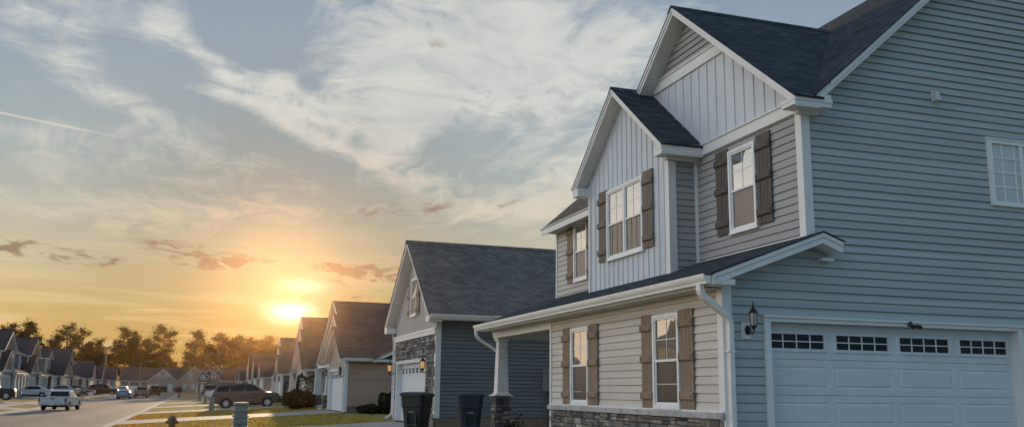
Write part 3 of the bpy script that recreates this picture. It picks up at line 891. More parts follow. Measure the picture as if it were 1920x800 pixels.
    window(H, fl, -14.0, -13.105, -.225, 1.285, grid=(2,2), low='screen_dark', up='glass_low')
    for a, b in ((-18.09,-17.665),(-16.72,-16.30),(-14.43,-14.02),(-13.085,-12.665)): shutter(H, fl, a, b, -.235, 1.31)
    window(H, fu, -13.93, -13.09, 2.765, 4.25)
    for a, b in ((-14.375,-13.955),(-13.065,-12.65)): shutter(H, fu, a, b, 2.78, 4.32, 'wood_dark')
    window(H, fb_, -17.86, -16.16, 2.765, 4.27, mull=2)
    for a, b in ((-18.31,-17.885),(-16.135,-15.74)): shutter(H, fb_, a, b, 2.78, 4.32, 'wood_half_shaded')
    window(H, fu, -21.17, -20.34, 2.70, 4.15, up='glass')
    for a, b in ((-21.63,-21.20),(-20.31,-19.9)): shutter(H, fu, a, b, 2.69, 4.2)
    # garage end window with a grid, dryer vent, lantern, flood light, garage door
    mf = MB(); a, b, c, d = 12.42, 13.88, 3.165, 4.315
    for (p, q, r, s) in ((a,a+.09,c,d),(b-.09,b,c,d),(a+.09,b-.09,d-.07,d),(a+.09,b-.09,c,c+.07)): mf.fbox(fg, p, q, r, s, -.02, .055)
    mf.fbox(fg, a-.02, b+.02, d, d+.025, -.02, .07)
    mf.fbox(fg, 13.12, 13.18, c+.07, d-.07, -.02, .05)
    wi = mf.build('window', M['frame'], H)
    g = MB(); g.face([fg.p(a+.09,c+.07,.022),fg.p(b-.09,c+.07,.022),fg.p(b-.09,d-.07,.022),fg.p(a+.09,d-.07,.022)]); g.build('pane', M['glass_sky_tint'], wi)
    mm = MB()
    for x in (12.73, 13.0, 13.12+.24, 13.62): mm.fbox(fg, x-.011, x+.011, c+.07, d-.07, .018, .036)
    for z in (3.995, 3.745, 3.495): mm.fbox(fg, a+.09, b-.09, z-.011, z+.011, .018, .0355)
    mm.build('muntin', M['frame'], wi)
    mb = MB(); mb.fbox(fg, 11.335, 11.465, 4.845, 5.035, .0, .03)
    mb.hexa([fg.p(11.35,4.86,.12),fg.p(11.45,4.86,.12),fg.p(11.45,4.86,.03),fg.p(11.35,4.86,.03),fg.p(11.36,5.015,.085),fg.p(11.44,5.015,.085),fg.p(11.45,5.02,.03),fg.p(11.35,5.02,.03)])
    mb.build('dryer_vent', M['soffit'], H, bevel=.006)
    mb = MB(); mb.fbox(fg, 7.505, 7.665, .80, 1.04, .0, .035); mb.build('light_block', M['trim'], H, bevel=.01)
    wall_lantern(H, FS(YG-.03), 7.60, 1.075, False, .86)
    mb = MB(); opening_trim(mb, fg, 7.995, 12.725, Z0, 1.072, .105, .20, .045, .06); mb.build('garage_trim', M['trim'], H)
    garage_door(H, fg, 7.99, 12.73, Z0, 1.07, -.15, 4, True)
    mb = MB(); mb.lathe(fg.p(10.52,1.12,.07), [(.02,-.05),(.035,-.03),(.035,.02),(.01,.04)], 10)
    for s in (-.75, .75):
        c0 = fg.p(10.52,1.10,.07); e = fg.p(10.52+s*.075,1.075,.16)
        mb.tube([c0, (c0+e)/2+Vector((0,0,.01)), e], .010, 6)
        e2 = fg.p(10.52+s*.10,1.055,.22); mb.tube([c0*.35+e*.65, e, e2], [.015,.031,.034], 10)
    mb.build('flood_light', M['black'], H)
    mb = MB(); mb.box(7.24, 17.4, 11.855, 22.4, -1.12, -1.058); mb.build('foundation', M['concrete'], H)
    return H
near_house()

# ------------------------------------------------------------------ second house: slate siding, stone garage front
def slate_house():
    H = thing('house', 'slate blue house with steep grey shingle roof, stone garage front and two lit lanterns', 'house', (6.85, 27.75, -1.05))
    X0 = 6.85; ya, yb = 27.75, 33.95; yc = 30.85
    f = FW(X0); s = FS(ya)
    mb = MB(); siding(mb, s, [(X0,-.78),(21,-.78),(21,2.2),(X0,2.2)], e=.117, lip=.016); mb.build('side_wall', M['siding_blue'], H)
    mb = MB(); mb.fbox(s, X0+.02, 21, -1.2, -.78, -.05, -.004); mb.build('foundation', M['foundation'], H)
    mb = MB(); stonework(mb, f, [(-yb,-33.55,-1.12,1.74),(-28.95,-ya,-1.12,1.74),(-33.55,-28.95,1.0,1.74)], .07, .15, .16, .42); mb.build('stone_front', M['stone'], H)
    pit = .77; zr = 5.03
    zt = lambda y: zr-.16-pit*abs(y-yc)
    mb = MB(); battens(mb, f, [(-yb,1.93),(-ya,1.93),(-ya,zt(ya)),(-yc,zt(yc)),(-yb,zt(yb))], .20, .034); mb.build('gable_cladding', M['batten_cream'], H)
    mb = MB()
    mb.fbox(f, -yb-.02, -ya+.02, 1.73, 1.86, -.01, .06); mb.fbox(f, -yb-.02, -ya+.02, 1.86, 1.905, -.01, .085); mb.fbox(f, -yb-.02, -ya+.02, 1.905, 1.935, -.01, .05)
    mb.box(X0-.03, X0+.14, ya-.03, ya, -.80, 2.22); mb.box(X0-.03, X0, ya, ya+.14, -.80, 1.725)
    mb.fbox(f, -yb, -yb+.12, -1.0, 1.725, 0, .05)
    mb.split('trim', M['trim'], H)
    mb = MB(); opening_trim(mb, f, -33.45, -29.05, -1.05, .93, .12, .2, .05, .07); mb.build('garage_trim', M['trim'], H)
    garage_door(H, f, -33.46, -29.04, -1.05, .93, -.16, 8, True, grid=(1,2))
    mb = MB(); mb.fbox(f, -33.60, -33.56, .10, .22, .05, .075); mb.build('keypad', M['galv'], H)
    for u in (-33.95, -28.62): wall_lantern(H, f, u, .80, True, 1.05)
    window(H, f, -31.50, -30.55, 2.50, 3.80, fw=.05, grid=None)
    for a, b in ((-31.90,-31.52),(-30.53,-30.16)): shutter(H, f, a, b, 2.50, 3.83)
    mr, mt = MB(), MB()
    z_e = zr-pit*(yc-27.27)
    slope(mr, mt, 'x', 6.48, 21.2, 27.27, yc, z_e, zr, .16); slope(mr, mt, 'x', 6.48, 21.2, 34.40, yc, zr-pit*(34.4-yc), zr, .16)
    for sgn in (-1, 1):
        q = [(6.44,yc,zr+.05),(21.2,yc,zr+.05),(21.2,yc+sgn*.15,zr+.035-pit*.15),(6.44,yc+sgn*.15,zr+.035-pit*.15)]
        mr.face(q, uv=[(0,6.44),(0,21.2),(.14,21.2),(.14,6.44)])
    mr.build('roof', M['shingle_grey'], H); mt.split('rake_board', M['trim'], H)
    mb = MB(); kgutter(mb, (6.5,27.28,z_e+.005), (21.2,27.28,z_e+.005), axis='x', side=-1, h=.12, w=.11)
    mb.build('gutter', M['gutter'], H)
    mb = MB(); rect_pipe(mb, [(6.78,34.2,2.1),(6.78,34.15,1.95),(6.79,34.05,1.75),(6.79,34.03,1.6),(6.79,34.03,-.75),(6.74,34.03,-.88),(6.55,34.03,-.98)], .08, .06, Vector((0,1,0))); mb.build('downspout', M['gutter'], H)
    # returns at the gable feet
    mb = MB(); mb.box(6.485, 6.9, 33.95, 34.39, 2.06, 2.26); mb.box(6.485, 6.9, 27.28, 27.75, 2.07, 2.25); mb.split('cornice', M['trim'], H)
    # meter box and conduit on the side wall
    mb = MB(); mb.fbox(s, 10.33, 10.80, .03, .75, .0, .16); mb.fbox(s, 10.36, 10.77, .60, .74, .16, .175)
    o = mb.build('meter_box', M['meter'], H, bevel=.012)
    mb = MB(); c = s.p(10.60,.55,.16); mb.tube([c, c+Vector((0,-.07,0))], .085, 16); mb.tube([c+Vector((0,-.07,0)), c+Vector((0,-.11,0))], [.075,.06], 16); mb.build('meter_dial', M['lamp_glass'], o)
    mb = MB(); mb.tube([s.p(10.42,.03,.06), s.p(10.42,-1.1,.06)], .032, 8); mb.build('conduit', M['galv'], o)
    mb = MB()
    mb.face([(21,ya,-1.1),(21,yb,-1.1),(21,yb,2.2),(21,yc,4.8),(21,ya,2.2)]); mb.face([(X0,yb,-1.1),(21,yb,-1.1),(21,yb,2.2),(X0,yb,2.2)][::-1])
    mb.build('back_wall', M['siding_blue'], H)
slate_house()

# ------------------------------------------------------------------ houses further along the street
class HB:
    """collects the shared pieces of one house; d = depth behind the street front, s = +1 right side of the street, -1 left side"""
    def __init__(s, x0, side):
        s.x0 = x0; s.s = side; s.wall = {}; s.roof = MB(); s.trim = MB(); s.extra = []
    def x(s, d): return s.x0 + s.s*d
    def w(s, key):
        return s.wall.setdefault(key, MB())
    def front(s, d=0.): return FW(s.x(d)) if s.s > 0 else FE(s.x(d))
    def fu(s, y0, y1): return (-y1, -y0) if s.s > 0 else (y0, y1)
    def fy(s, y): return -y if s.s > 0 else y
    def vol(s, d0, d1, y0, y1, z0, ze, axis, pitch, m, mf=None, oh=.35, od=.35, det=False, cr=None, t=.15, roof=True, posts=True):
        xa, xb = sorted((s.x(d0), s.x(d1))); mf = mf or m
        zt = ze - .05
        cy = (y0+y1)/2 if cr is None else cr
        f = s.front(d0); n = FS(y0)
        if axis == 'x':
            zp = zt+pitch*(cy-y0)
            pf = [(s.fy(y0),z0),(s.fy(y1),z0),(s.fy(y1),zp-pitch*(y1-cy)),(s.fy(cy),zp),(s.fy(y0),zt)]
            pn = [(xa,z0),(xb,z0),(xb,zt),(xa,zt)]
        else:
            cx = (xa+xb)/2; zp = zt+pitch*(cx-xa)
            pf = [(s.fy(y0),z0),(s.fy(y1),z0),(s.fy(y1),zt),(s.fy(y0),zt)]
            pn = [(xa,z0),(xb,z0),(xb,zt),(cx,zp),(xa,zt)]
        if det: siding(s.w(m), n, pn); siding(s.w(mf), f, pf)
        else: flatwall(s.w(m), n, pn); flatwall(s.w(mf), f, pf)
        # remaining sides
        b = s.w(m); xq = s.x(d1)
        b.face([(xa,y1,z0),(xb,y1,z0),(xb,y1,zt if axis=='y' else pf[2][1]),(xa,y1,zt if axis=='y' else pf[2][1])])
        if axis == 'x': b.face([(xq,y0,z0),(xq,y1,z0),(xq,y1,pf[2][1]),(xq,cy,zp),(xq,y0,zt)])
        else:
            b.face([(xq,y0,z0),(xq,y1,z0),(xq,y1,zt),(xq,y0,zt)]); b.face([(xa,y1,zt),(xb,y1,zt),((xa+xb)/2,y1,zp)])
        if posts:
            x0 = s.x(d0); q = s.s
            s.trim.box(min(x0-q*.03,x0+q*.11), max(x0-q*.03,x0+q*.11), y0-.03, y0-.001, z0, zt); s.trim.fbox(f, *s.fu(y0-.03, y0+.11), z0, zt, .001, .03)
            s.trim.fbox(f, *s.fu(y1-.11, y1+.03), z0, zt, .001, .03)
        if roof:
            if axis == 'x':
                ra, rb = sorted((s.x(d0-od), s.x(d1+.2)))
                gable(s.roof, s.trim, 'x', ra, rb, y0-oh, y1+oh, ze-pitch*oh, pitch, t, cr=cy)
            else:
                gable(s.roof, s.trim, 'y', y0-od, y1+od, xa-oh, xb+oh, ze-pitch*oh, pitch, t)
    def pent(s, d0, d1, y0, y1, ze, zt, t=.14):
        """porch roof rising from the street side d0 to the wall d1"""
        slope(s.roof, s.trim, 'y', y0, y1, s.x(d0), s.x(d1), ze, zt, t)
    def win(s, H, d, y0, y1, z0, z1, simple=True):
        f = s.front(d); u0, u1 = s.fu(y0, y1); return win2(H, f, u0, u1, z0, z1)
    def done(s, H, roofmat):
        for k, mb in s.wall.items(): (mb.split if len(mb.f) < 400 else mb.build)('wall', M[k], H)
        s.roof.build('roof', M[roofmat], H); s.trim.split('trim', M['trim'], H)
def win2(H, f, u0, u1, z0, z1, glass='glass'):
    m = MB(); w = .075
    for (a,b,c,d) in ((u0,u0+w,z0,z1),(u1-w,u1,z0,z1),(u0+w,u1-w,z1-w,z1),(u0+w,u1-w,z0,z0+w),(u0+w,u1-w,(z0+z1)/2-.035,(z0+z1)/2+.035)): m.fbox(f,a,b,c,d,0,.06)
    o = m.build('window', M['frame'], H)
    g = MB(); g.face([f.p(u0+w,z0+w,.03),f.p(u1-w,z0+w,.03),f.p(u1-w,z1-w,.03),f.p(u0+w,z1-w,.03)]); g.build('pane', M[glass], o); return o
def column(mb, x, y, z0, z1, r=.13):
    mb.hexa([(x-r,y-r,z0),(x+r,y-r,z0),(x+r,y+r,z0),(x-r,y+r,z0),(x-r*.75,y-r*.75,z1),(x+r*.75,y-r*.75,z1),(x+r*.75,y+r*.75,z1),(x-r*.75,y+r*.75,z1)])
    mb.box(x-r*1.3,x+r*1.3,y-r*1.3,y+r*1.3,z0,z0+.12); mb.box(x-r*1.1,x+r*1.1,y-r*1.1,y+r*1.1,z1-.1,z1-.002)

def nested_gable_house(y0, wall, front, roof, label, zg=-1.06, h=1.70, ridge=4.9, det=True, garage=5.2, deep=13., tower=None, lamps=True, half=6.1):
    """right side of the street: garage gable, middle gable and main gable step back behind each other"""
    H = thing('house', label, 'house', (6.85, y0, zg))
    b = HB(6.85, 1); p = (ridge-h)/(half+.1)
    yr = y0+half+.1; y1 = y0+2*half+.2
    yg = y0+garage+.75
    # garage wing
    gp = p
    f = b.front(0)
    zt = h-.05; cy = (y0+yg)/2
    poly = [(-yg,zg),(-y0,zg),(-y0,zt),(-cy,zt+gp*(cy-y0)),(-yg,zt)]
    hole = [(-yg+.45,-y0-.42,zg-.1,1.02)]
    if det: siding(b.w(front), f, poly, hole)
    else:
        b.w(front).face([f.p(u,z) for u,z in ((-yg,1.02),(-y0,1.02),(-y0,zt),(-cy,zt+gp*(cy-y0)),(-yg,zt))])
        b.w(front).face([f.p(u,z) for u,z in ((-yg,zg),(-yg+.45,zg),(-yg+.45,1.02),(-yg,1.02))]); b.w(front).face([f.p(u,z) for u,z in ((-y0-.42,zg),(-y0,zg),(-y0,1.02),(-y0-.42,1.02))])
    n = FS(y0); poly = [(6.85,zg+.27),(6.85+deep,zg+.27),(6.85+deep,zt),(6.85,zt)]
    if det: siding(b.w(wall), n, poly)
    else: flatwall(b.w(wall), n, poly)
    mb = MB(); mb.fbox(n, 6.87, 6.85+deep, zg-.15, zg+.27, -.05, -.006); mb.build('foundation', M['foundation'], H)
    b.w(wall).face([(6.85,yg,zg),(9,yg,zg),(9,yg,zt),(6.85,yg,zt)]); b.w(wall).face([(8.2,y1,zg),(6.85+deep,y1,zg),(6.85+deep,y1,zt),(8.2,y1,zt)])
    b.w(wall).face([(6.85+deep,y0,zg),(6.85+deep,y1,zg),(6.85+deep,y1,zt),(6.85+deep,yr,ridge-.3),(6.85+deep,y0,zt)])
    # roofs: near slope in three steps along x, far slopes lapping behind
    ye = y0-.32; zz = h-p*.32
    xs = (6.52, 6.70, 6.90, 6.85+deep+.3)
    ys = (cy, y0+half*.74, yr)
    for i in range(3):
        za = zz+p*(ys[i]-ye)
        slope(b.roof, b.trim, 'x', xs[i], xs[i+1], ye, ys[i], zz, za, .15, l0=.03 if i == 0 else -.03, l1=.03)
        yf = 2*ys[i]-ye
        slope(b.roof, b.trim, 'x', xs[i], xs[i+1]+.8 if i < 2 else xs[3], yf, ys[i], zz, za, .15)
    # gable walls of the two set-back gables
    for x_, yk in ((6.96, ys[1]), (7.14, ys[2])):
        za = h-.16+p*(yk-y0-.0); ff = FW(x_)
        pl = [(-(2*yk-y0),h-.16),(-y0-.1,h-.16),(-yk,za)]
        if det: siding(b.w(front), ff, pl)
        else: flatwall(b.w(front), ff, pl)
    flatwall(b.w(front), FW(8.2), [(-y1,zg),(-yg,zg),(-yg,h),(-y1,h)])
    # side wing gable over the near wall
    xw0, xw1 = 9.3, 14.2
    pw = .47
    slope(b.roof, b.trim, 'y', y0-.34, y0+5, xw0-1.1, (xw0+xw1)/2, h-.20, h-.20+pw*((xw1-xw0)/2+1.1), .16)
    slope(b.roof, b.trim, 'y', y0-.34, y0+5, xw1+1.1, (xw0+xw1)/2, h-.20, h-.20+pw*((xw1-xw0)/2+1.1), .16)
    pl = [(xw0-.9,zt),(xw1+.9,zt),((xw0+xw1)/2,zt+pw*((xw1-xw0)/2+.9)-.05)]
    if det: siding(b.w(wall), FS(y0-.002), pl)
    else: flatwall(b.w(wall), FS(y0-.002), pl)
    # corner boards, belt, porch
    t = b.trim
    t.box(6.82, 6.99, y0-.03, y0-.001, zg, zt); t.box(6.82, 6.849, y0, y0+.14, zg, zt)
    t.fbox(f, -yg, -yg+.12, zg, zt, .001, .04)
    opening_trim(t, f, -yg+.50, -y0-.46, zg, .95, .13, .18, .05, .10)
    t.box(7.0, 7.3, yg, y1+.2, 1.28, h-.2)
    column(t, 7.05, yg+1.3, zg+.75, 1.28, .22); column(t, 7.05, y1+.1, zg+.75, 1.28, .22)
    for yy in (yg+1.3, y1+.1):
        mb = MB(); stonework(mb, FW(6.75), [(-yy-.3,-yy+.3,zg,zg+.75)], wmin=.15); stonework(mb, FS(yy-.3), [(6.75,7.35,zg,zg+.75)], wmin=.15)
        mb.build('stone_pier', M['stone'], H)
    mb = MB(); mb.box(6.9, 8.2, yg+.2, y1, zg-.1, zg+.16); mb.box(6.55, 6.9, yg+.5, yg+2.2, zg-.1, zg+.06); mb.split('porch_step', M['concrete'], H)
    garage_door(H, f, -yg+.49, -y0-.45, zg, .95, -.13, 4, True)
    if lamps:
        for u in (-yg+.20, -y0-.24): wall_lantern(H, f, u, .90, False, 1.1)
    mb = MB(); kgutter(mb, (6.66,ye,zz+.0), (8.15,ye,zz+.0), axis='x', side=-1, h=.12, w=.11); mb.build('gutter', M['gutter'], H)
    if tower:
        ty0, ty1, tz = tower
        b.vol(1.0, 5, ty0, ty1, h, tz, 'x', .25, wall, front, oh=.3, od=.35)
        win2(H, b.front(1.0), *b.fu(ty0+.7, ty1-.7), tz-1.9, tz-.5)
    b.done(H, roof); return H

nested_gable_house(46.3, 'siding_taupe', 'siding_tan', 'shingle_brown', 'taupe sided house with brown roof and nested front gables, third house on the right')
nested_gable_house(64.2, 'siding_cream', 'siding_cream', 'shingle_brown', 'cream sided house behind the round shrub, its roof ridge just under the setting sun', zg=-1.0, h=1.55, ridge=5.25, garage=4.6, half=5.6)
nested_gable_house(83.0, 'siding_grey', 'siding_cream', 'shingle_brown', 'dark grey house with a narrow upper window box above the nose of the dark wagon', zg=-1.0, h=1.5, ridge=4.7, det=False, garage=4.6, half=5.6, tower=(90.5, 95.0, 4.0))
def varied_house(y0, kind, wall, front, roof, label, zg=-1.0):
    H = thing('house', label, 'house', (6.85, y0, zg)); b = HB(6.85, 1)
    if kind == 0:      # ridge along the street, small front gable, low garage
        b.vol(2.2, 12, y0, y0+12.2, zg, 1.7, 'y', .58, wall)
        b.vol(0., 6, y0+.4, y0+6.2, zg, 1.6, 'x', .78, wall, front)
        b.pent(.9, 2.4, y0+6.0, y0+12.2, 1.4, 2.0); g0, g1, d0 = y0+1., y0+5.6, 0.
    elif kind == 1:    # two storeys with a narrow upper gable
        b.vol(2.6, 12, y0, y0+11.5, zg, 3.6, 'y', .45, wall)
        b.vol(1.6, 6, y0+.5, y0+4.6, 1.5, 3.5, 'x', .8, wall, front)
        b.vol(0., 5, y0+5.2, y0+10.8, zg, 1.5, 'x', .55, wall, front)
        b.pent(.8, 2.7, y0-.2, y0+5.2, 1.35, 2.1); g0, g1, d0 = y0+5.8, y0+10.2, 0.
    else:              # one wide front gable with a lower porch wing
        b.vol(0.5, 13, y0+3.6, y0+12., zg, 1.6, 'x', .82, wall, front)
        b.vol(2.4, 11, y0, y0+5., zg, 1.5, 'y', .5, wall); b.pent(.9, 2.5, y0-.2, y0+3.7, 1.3, 1.9); g0, g1, d0 = y0+6., y0+10.6, .5
    f = b.front(d0); u0, u1 = b.fu(g0, g1)
    opening_trim(b.trim, f, u0, u1, zg, .95, .13, .0, .05, .10); garage_door(H, f, u0, u1, zg, .95, .03, 4, False)
    cm = MB()
    yy = (y0+7, y0+11.8) if kind == 0 else (y0+.2, y0+3.4)
    for y in yy: column(cm, b.x(1.1), y, zg, 1.3, .16)
    cm.split('porch_column', M['trim'], H)
    b.done(H, roof); return H
varied_house(102., 1, 'siding_cream', 'siding_tan', 'shingle_brown', 'pale two storey house beyond the dark grey house, narrow upper gable above its porch')
varied_house(120., 0, 'siding_tan', 'siding_cream', 'shingle', 'tan house with its long roof along the street, just above the dark wagon')
varied_house(138.5, 2, 'siding_grey', 'siding_cream', 'shingle_brown', 'dark grey house with one wide front gable above the rear of the dark wagon')
varied_house(157., 1, 'siding_steel', 'siding_cream', 'shingle', 'blue grey two storey house near the far end of the right side row')
varied_house(175., 0, 'siding_tan', 'siding_cream', 'shingle_brown', 'farthest house of the right side row, next to the grey house with twin gables')

def two_storey_house(y0, wall, upper, roof, label, zg=-1.2, ncol=4, dx=0.):
    """left side of the street: garage gable below, upper gable above it, columned porch on the far side"""
    H = thing('house', label, 'house', (-20., y0, zg)); b = HB(-20.+dx, -1)
    b.vol(.6, 11., y0, y0+13.2, zg, 4.0, 'y', .50, wall, od=.3, oh=.35)
    b.vol(.05, 6, y0+1.9, y0+8.9, 1.5, 3.95, 'x', .58, wall, upper, od=.4)
    b.vol(-.35, 5, y0+.35, y0+6.25, zg, 1.75, 'x', .70, wall, upper, od=.35)
    b.pent(-1.0, .7, y0+6.1, y0+13.4, 1.50, 2.2)
    b.trim.box(min(b.x(-.8),b.x(-.6)), max(b.x(-.8),b.x(-.6)), y0+6.3, y0+13.2, 1.2, 1.44)
    b.trim.box(min(b.x(-.6),b.x(.6)), max(b.x(-.6),b.x(.6)), y0+13.0, y0+13.2, 1.2, 1.44)
    cm = MB()
    for k in range(ncol): column(cm, b.x(-.7), y0+7.0+6.0*k/(ncol-1), zg+.15, 1.2, .15)
    cm.split('porch_column', M['trim'], H)
    mb = MB(); xa, xb = sorted((b.x(-1), b.x(.6))); mb.box(xa, xb, y0+6.3, y0+13.3, zg-.2, zg+.16); mb.build('porch_floor', M['concrete'], H)
    f = b.front(-.35); opening_trim(b.trim, f, y0+1.0, y0+5.6, zg, 1.0, .14, .0, .06, .12)
    garage_door(H, f, y0+1.0, y0+5.6, zg, 1.0, .03, 4, False).data.materials[0] = M['door_far']
    b.trim.fbox(f, y0+.35, y0+6.25, 1.55, 1.75, .0, .07)
    b.trim.fbox(b.front(.05), y0+1.9, y0+8.9, 3.72, 3.92, 0, .07)
    win2(H, b.front(.05), y0+4.4, y0+6.4, 2.3, 3.6); win2(H, b.front(.6), y0+10.0, y0+11.6, 2.4, 3.7); win2(H, b.front(.6), y0+10.4, y0+12.0, -.6, 1.0)
    win2(H, FS(y0), b.x(3.4), b.x(2.0), 2.0, 3.5)
    d = MB(); ff = b.front(.6); d.fbox(ff, y0+8.2, y0+9.2, zg+.16, 1.05, 0, .05); d.build('front_door', M['siding_olive'], H)
    b.done(H, roof); return H
def one_storey_house(y0, wall, front, roof, label, zg=-1.2, ridge=.68, dx=0., w=7.5, two=False):
    H = thing('house', label, 'house', (-20., y0, zg)); b = HB(-20.+dx, -1)
    b.vol(2., 12, y0, y0+12., zg, 1.8, 'y', .6, wall)
    b.vol(-1., 6, y0+4.2, y0+4.2+w, zg, 1.8, 'x', ridge, wall, front)
    b.pent(-.6, 2.2, y0-.2, y0+4.4, 1.55, 2.3)
    cm = MB()
    for k in range(3): column(cm, b.x(-.4), y0+.2+3.4*k/2, zg+.1, 1.4, .15)
    cm.split('porch_column', M['trim'], H)
    if two:
        b.vol(.8, 5, y0+1.5, y0+5.5, 1.8, 4.2, 'x', .5, wall, front); win2(H, b.front(.8), y0+2.7, y0+4.3, 2.6, 3.9)
        b.vol(2.4, 11, y0+2, y0+11, 1.8, 4.3, 'y', .45, wall, front)
    f = b.front(-1.); yc = y0+4.2+w/2
    opening_trim(b.trim, f, yc-2.2, yc+2.2, zg, 1.0, .14, 0., .06, .12); garage_door(H, f, yc-2.2, yc+2.2, zg, 1., .03, 4, False).data.materials[0] = M['door_far']
    b.trim.fbox(f, y0+4.2, y0+4.2+w, 1.55, 1.76, 0, .07)
    win2(H, b.front(2.0), y0+1.2, y0+2.8, -.4, 1.)
    d = MB(); ff = b.front(2.0); d.fbox(ff, y0+3.1, y0+4.0, zg+.1, 1.05, 0, .05); d.build('front_door', M['siding_olive'], H)
    b.done(H, roof); return H
two_storey_house(56.5, 'siding_tan', 'siding_cream', 'shingle', 'tan two storey house across the street, seen only as a dark reflection in the windows')
two_storey_house(109., 'siding_steel', 'siding_dim', 'shingle', 'two storey house cut by the left edge of the photo')
two_storey_house(126., 'siding_steel', 'siding_dim', 'shingle', 'slate blue two storey house with white window on its side, second in the left row')
one_storey_house(146.4, 'siding_olive', 'siding_dim', 'shingle', 'olive brown house with a wide dark garage roof, third in the left row', two=True, w=8.5, ridge=.60)
two_storey_house(160.4, 'siding_olive', 'siding_dim', 'shingle', 'brown two storey house with three porch columns, fourth in the left row', ncol=3)
one_storey_house(184., 'siding_olive', 'siding_dim', 'shingle', 'low house with steep dark roof just left of the nearest street lamp pole', zg=-1.1)
one_storey_house(203., 'siding_grey', 'siding_dim', 'shingle', 'grey house with a small upper box behind the nearest street lamp pole', zg=-1.1, two=True)
one_storey_house(222., 'siding_pale', 'siding_dim', 'shingle', 'pale blue house with dark roof, last in the left row beside the white fence', zg=-1.05, dx=1.)

def far_houses():
    z = -1.06
    # beige house with hooded gable behind the white fence
    H = thing('house', 'beige house with long brown roof and two small gable windows behind the white fence', 'house', (-11., 247., z))
    b = HB(0, 1)
    def block(b, x0, x1, y0, y1, ze, axis, pitch, m, cr=None, roof=True, oh=.4):
        n = FS(y0)
        if axis == 'x':      # ridge runs along x, slope faces the viewer's end of the street
            flatwall(b.w(m), n, [(x0,z),(x1,z),(x1,ze),(x0,ze)]); cy = (y0+y1)/2; zp = ze+pitch*(cy-y0)
            for x in (x0, x1): b.w(m).face([(x,y0,z),(x,y1,z),(x,y1,ze),(x,cy,zp),(x,y0,ze)])
            gable(b.roof, b.trim, 'x', x0-.3, x1+.3, y0-oh, y1+oh, ze-pitch*oh+.06, pitch, .16)
        else:
            c = (x0+x1)/2 if cr is None else cr; zp = ze+pitch*(c-x0)
            flatwall(b.w(m), n, [(x0,z),(x1,z),(x1,zp-pitch*(x1-c)),(c,zp),(x0,ze)])
            for x, zz in ((x0,ze),(x1,zp-pitch*(x1-c))): b.w(m).face([(x,y0,z),(x,y1,z),(x,y1,zz),(x,y0,zz)])
            gable(b.roof, b.trim, 'y', y0-.35, y1+.2, x0-oh, x1+oh, ze-pitch*oh+.06, pitch, .16, cr=c)
    block(b, -18.2, -7.5, 248.6, 259, 1.75, 'x', .62, 'siding_tan')
    block(b, -11.7, -4.9, 246.5, 258, 1.75, 'y', .80, 'siding_tan')
    for x in (-18., -16., -13.4): column(b.trim, x, 247.2, z, 1.6, .14)
    slope(b.roof, b.trim, 'x', -18.4, -11.7, 246.8, 250., 1.62, 3.1, .2)
    win2(H, FS(246.5), -9.5, -8.9, 2.5, 3.4); win2(H, FS(246.5), -7.6, -7.0, 2.5, 3.4); win2(H, FS(248.6), -15.2, -13.0, -.3, 1.0)
    d = MB(); d.fbox(FS(246.5), -6.9, -6.0, z, .95, 0, .06); d.build('side_door', M['door'], H)
    b.done(H, 'shingle_brown')
    H = thing('house', 'beige house with steep dark roof, middle one at the end of the street', 'house', (-2., 247., z))
    b = HB(0, 1)
    block(b, -4.5, .35, 247., 258, 2.0, 'y', .92, 'siding_tan', cr=-1.0)
    block(b, -7.0, -1.5, 249., 259, 1.9, 'x', .60, 'siding_taupe')
    win2(H, FS(247.), -2.3, -1.5, 2.6, 3.5); win2(H, FS(247.), -3.6, -2.8, -.2, .9); win2(H, FS(247.), -1.4, -.7, -.2, .9)
    b.done(H, 'shingle_brown')
    H = thing('house', 'grey house with twin white edged front gables at the end of the street', 'house', (4., 246., z))
    b = HB(0, 1)
    block(b, .35, 8.5, 248., 259, 2.0, 'x', .56, 'siding_grey')
    block(b, .15, 2.05, 246.6, 254, 3.35, 'y', 1.0, 'siding_grey', oh=.3)
    block(b, 2.1, 5.1, 245.6, 254, 2.3, 'y', 1.2, 'siding_grey', oh=.35)
    block(b, 1.9, 3.2, 247.6, 254, 4.0, 'y', 1.0, 'siding_grey', oh=.3)
    block(b, 4.2, 5.4, 248.2, 254, 4.2, 'y', .9, 'siding_grey', oh=.25)
    win2(H, FS(246.6), .6, 1.6, 2.2, 3.3); win2(H, FS(245.6), 3.1, 4.1, 2.4, 3.6)
    slope(b.roof, b.trim, 'x', -.4, 2.1, 245.3, 247.6, 1.5, 2.2, .15)
    for x in (-.2, 1.0): column(b.trim, x, 245.6, z, 1.4, .13)
    garage_door(H, FS(245.6), 2.5, 4.8, z, 1.0, .03, 3, False)
    d = MB(); d.fbox(FS(246.6), .6, 1.4, z, .95, 0, .06); d.build('front_door', M['door'], H)
    b.done(H, 'shingle_brown')
far_houses()

